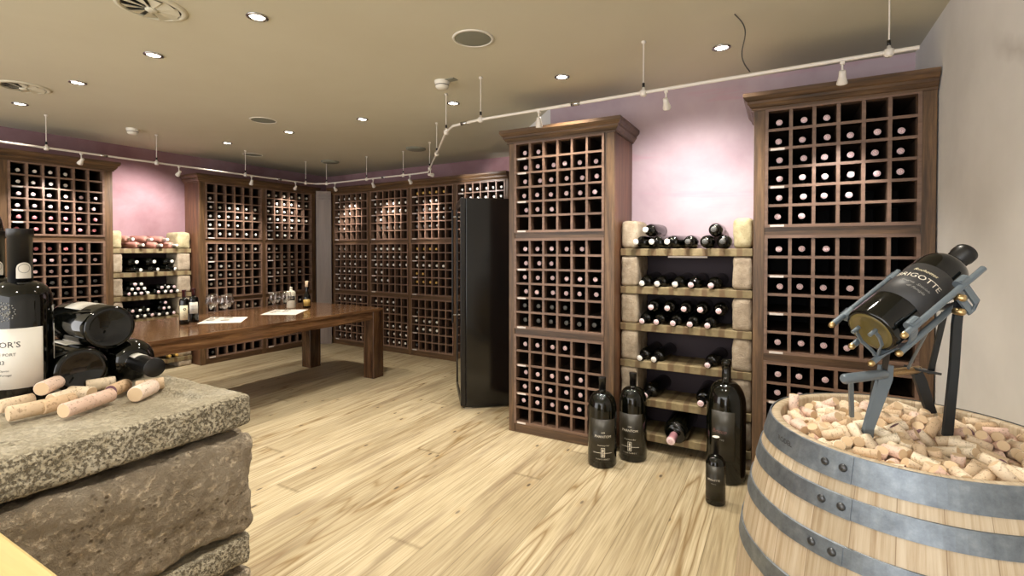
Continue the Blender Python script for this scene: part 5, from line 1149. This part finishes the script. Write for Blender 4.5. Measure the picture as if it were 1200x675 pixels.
# ---------------------------------------------------------------- oak barrel
RIM, RT, RB = 1.03, 0.2905, 0.372
br = empty('oak_barrel', (BX, BY, 0)); tag(br, 'open oak wine barrel with galvanised hoops filled with corks', 'barrel')
def rb(z):
    t = (z - RIM / 2) / (RIM / 2); return RB - (RB - RT + 0.004) * abs(t) ** 1.9
prof = [(0.0, 0.05), (RT - .03, 0.05), (RT - 0.03, 0.0), (rb(0), 0.0)] + [(rb(z), z) for z in [RIM * k / 24 for k in range(1, 24)]] + [(RT - 0.004, RIM - 0.004), (RT - 0.006, RIM - 0.001), (RT - 0.024, RIM - 0.001), (RT - 0.026, RIM - .006), (RT - 0.026, 0.93), (0.0, 0.93)]
b = MB(); b.lathe(prof, 'oak', 112); b.build('staves', br)
def hoop(z1, z0, a_end, mark=False):
    r = lambda z: rb(z) + 0.0005
    b = MB(); n_ = 120; vs = []; fs = []
    tt = 0.0025
    # one strip that overlaps itself at a riveted lap
    span = 2 * pi + 0.40; a_start = a_end - 0.40
    for i in range(n_ + 1):
        f_ = i / n_; a = a_start - 0.0 + span * f_
        lift = 0.0003 if f_ < 0.93 else 0.0003 + tt * min(1, (f_ - .93) / .012)
        for rr, z in ((0, z0), (0, z1), (tt, z1 - .0008), (tt, z0 + .0008)):
            q = r(z) + rr + lift; vs.append((q * cos(a), q * sin(a), z))
    for i in range(n_):
        for k in range(4):
            k2 = (k + 1) % 4; fs.append((i * 4 + k, i * 4 + k2, i * 4 + 4 + k2, i * 4 + 4 + k))
    fs.append((0, 3, 2, 1)); m = n_ * 4; fs.append((m, m + 1, m + 2, m + 3))
    b.add(vs, fs, 'galv', False)
    ho = b.build('hoop', br)
    for da in (0.055, 0.175):
        a = a_end - da; zc = (z0 + z1) / 2; q = rb(zc) + 2 * tt + 0.0008
        mt = Matrix.Translation((q * cos(a), q * sin(a), zc)) @ Vector((cos(a), sin(a), 0)).to_track_quat('Z', 'Y').to_matrix().to_4x4()
        k = MB(); k.lathe([(0.0085, 0), (0.0078, 0.003), (0.004, 0.0055), (0, 0.006)], 'rivet', 14, mt); k.build('rivet', ho)
    if mark:
        t = MB(); zc = (z0 + z1) / 2 - .004; a = atan2(1.333 - BY, 0.042 - BX); q = rb(zc) + 2 * tt + 0.0012
        text_mesh(t, 'RODEL', 0.0165, 'ink', on_cyl(q, zc, a), flip=False); t.build('stamped_mark', ho)
AE = atan2(-0.231, -0.112)
hoop(1.031, 0.978, AE - 0.02, True); hoop(0.953, 0.912, AE + 0.0); hoop(0.862, 0.824, AE - 0.02); hoop(0.748, 0.706, AE - 0.1)
for z1, z0 in ((0.324, 0.282), (0.206, 0.168), (0.118, 0.077), (0.052, -0.001)): hoop(z1, max(z0, 0.0), AE)

# ---------------------------------------------------------------- pouring cradle on the corks and its bottle
P0, P1 = Vector((0.173, 1.376, 1.267)), Vector((0.384, 1.585, 1.442))
ax = (P1 - P0).normalized(); sd = Vector((ax.y, -ax.x, 0)).normalized(); up = sd.cross(ax).normalized()
def A(t, s_, u): return P0 + ax * t + sd * s_ + up * u
def cradle_label(o, H, R, nr):
    l = MB(); patch(l, R, 0.24 * H, 0.60 * H, -1.75, 1.75, 'grey_label', 34, 0.0006)
    P = lambda z, a=0.0: on_cyl(R + 0.0012, z * H, a)
    text_mesh(l, 'BRIGOTTE', 0.0215, 'white_ink', P(0.44)); text_mesh(l, 'Ruchottes', 0.012, 'cream', P(0.515), shear=0.3)
    text_mesh(l, 'Riserva  Speciale', 0.0095, 'silver_ink', P(0.385, .1), shear=0.5); text_mesh(l, 'di Famiglia', 0.0095, 'silver_ink', P(0.345, .25), shear=0.5)
    l.build('label', o)
    p = MB(); p.lathe([(0, 0.006), (R * .45, 0.004), (R * .70, -0.0006), (R * .74, -0.0012), (R * .84, -0.0012), (R * .86, 0.001)], 'punt', 32); p.build('punt', o)
bo = stand_bottle('wine_bottle', 0.350, 0.0550, 0.0215, P0, 0, 'dark grey-labelled magnum lying tilted in the metal cradle on the barrel', None, 'glass', 'caps_dark', 'caps_dark', z_caps=0.86, sh0=0.68, sh1=0.82, extra=cradle_label, square=0.8)
qx = ax.to_track_quat('Z', 'Y')
# turn the bottle so its label looks up and towards the room
want = (up * 0.85 + sd * 0.45).normalized(); loc = qx.inverted() @ want; ang = atan2(loc.y, loc.x)
bo.rotation_mode = 'QUATERNION'; bo.rotation_quaternion = qx @ Quaternion((0, 0, 1), ang)

cr = empty('bottle_cradle', (0.26, 1.48, 1.03)); tag(cr, 'blue-grey metal pouring cradle with brass tips standing in the corks', 'bottle cradle')
O_ = Vector((0.26, 1.48, 1.03))
def C_(p): return Vector(p) - O_
RAILS = [(0.080, 0.008, 0.0, 0.27), (-0.076, 0.016, -0.015, 0.23), (0.050, -0.046, 0.0, 0.24), (-0.048, -0.040, -0.015, 0.22), (0.0, -0.066, -0.03, 0.20)]
for s_, u, t0, t1 in RAILS:
    b = MB(); b.tube([C_(A(t0, s_, u)), C_(A(t1, s_, u))], 0.0068, 'steel_paint', 14); ro = b.build('rail', cr)
    k = MB(); pts = [C_(A(t0 - 0.0001, s_, u)), C_(A(t0 - .006, s_, u)), C_(A(t0 - .010, s_, u)), C_(A(t0 - .012, s_, u))]; k.tube(pts, [0.0072, 0.0072, 0.005, 0.001], 'brass', 14); k.build('brass_tip', ro)
# two U-shaped bands carrying the rails
for t in (0.035, 0.205):
    b = MB(); pts = []
    for i in range(21):
        a = pi * (1.06 + 0.88 * i / 20) if True else 0
        pts.append(C_(A(t, 0.072 * cos(a), 0.012 + 0.076 * sin(a))))
    pts = [C_(A(t, -0.082, 0.022))] + pts + [C_(A(t, 0.082, 0.022))]
    b.strap(pts, 0.024, 0.004, ax, 'steel_paint'); b.build('band', cr)
    for s_ in (-0.074, 0.074):
        k = MB(); k.tube([C_(A(t - 0.014, s_, 0.012)), C_(A(t + 0.014, s_, 0.012))], 0.0105, 'steel_paint', 16); k.build('clamp', cr)
# fork holding the base of the bottle
b = MB()
for sg in (-1, 1):
    b.strap([C_(A(-0.010, 0.0, -0.066)), C_(A(-0.010, sg * 0.010, -0.045)), C_(A(-0.010, sg * 0.024, -0.026)), C_(A(-0.010, sg * 0.026, -0.004)), C_(A(-0.010, sg * 0.020, 0.010))], 0.007, 0.004, ax, 'steel_paint')
    b.tube([C_(A(-0.004, sg * 0.020, 0.010)), C_(A(-0.026, sg * 0.020, 0.010))], 0.0045, 'steel_paint', 10)
b.strap([C_(A(-0.012, 0, -0.060)), C_(A(0.03, 0, -0.070))], 0.02, 0.004, sd, 'steel_paint'); b.build('base_fork', cr)
# stand
J1, J2, J3 = at(990, 444, 1.11), at(1036, 438, 1.18), at(1077, 433, 1.32)
b = MB(); b.tube([C_(J1 - (J2 - J1) * 0.04), C_(J1), C_(J2)], [0.007, 0.0115, 0.0115], 'steel_paint', 16); b.build('handle', cr)
dd = (J3 - J2).normalized()
b = MB(); b.tube([C_(J2), C_(J3)], 0.0080, 'brass', 14)
for i in range(30):
    p = J2.lerp(J3, (i + .5) / 30); b.tube([C_(p - dd * .0016), C_(p + dd * .0016)], 0.0098, 'brass', 12)
b.build('threaded_spindle', cr)
WD = (0.875, 0.484, 0.0)
def leg(pts, w, t, wd=WD, m='steel_paint', nm='leg'):
    b = MB(); b.strap([C_(p) for p in pts], w, t, wd, m); b.build(nm, cr)
leg([at(1038, 428, 1.18), at(1036, 445, 1.18), at(1017, 503, 1.15), at(1016, 512, 1.15)], [0.030, 0.034, 0.022, 0.022], 0.012)
leg([at(1072, 430, 1.31), at(1078, 445, 1.31), at(1091, 484, 1.31)], [0.024, 0.030, 0.026], 0.010, m='steel_dark')
leg([at(997, 446, 1.13), at(998, 488, 1.20)], 0.010, 0.006)
leg([at(1025, 443, 1.22), at(1020, 484, 1.27)], 0.010, 0.006, m='steel_dark')
leg([at(1125, 348, 1.085), at(1121, 380, 1.09), at(1118, 430, 1.10), at(1110, 510, 1.12)], [0.018, 0.020, 0.020, 0.022], 0.007, m='steel_dark', nm='upright')
leg([at(1107, 366, 1.22), at(1099, 400, 1.26), at(1090, 438, 1.30)], 0.014, 0.005, m='steel_dark', nm='upright')
leg([A(0.02, 0.0, -0.070), J2 + Vector((0, 0, 0.005))], 0.012, 0.005, m='steel_dark', nm='upright')
b = MB(); b.tube([C_(A(0.10, 0.050, -0.046)), C_(J2.lerp(J3, .62))], 0.0035, 'steel_paint', 8); b.build('link_rod', cr)
b = MB(); b.strap([C_(at(1068, 431, 1.29)), C_(at(1094, 436, 1.31))], 0.05, 0.006, (-0.484, 0.875, 0), 'steel_dark'); b.build('bracket_plate', cr)
k1 = at(1125, 349, 1.075)
for p in (k1, A(0.15, 0.086, -0.030)):
    b = MB(); b.lathe([(0, -0.012), (0.007, -0.010), (0.009, 0), (0.007, 0.010), (0, 0.012)], 'brass', 16, Matrix.Translation(C_(p)) @ sd.to_track_quat('Z', 'Y').to_matrix().to_4x4()); b.build('brass_knob', cr)
b = MB(); b.strap([C_(A(0.205, 0.078, 0.0)), C_(A(0.19, 0.098, -0.030)), C_(A(0.17, 0.095, -0.045)), C_(k1)], 0.018, 0.005, ax, 'steel_paint'); b.build('side_bracket', cr)

# ---------------------------------------------------------------- label lengths are kept between 4 and 16 words
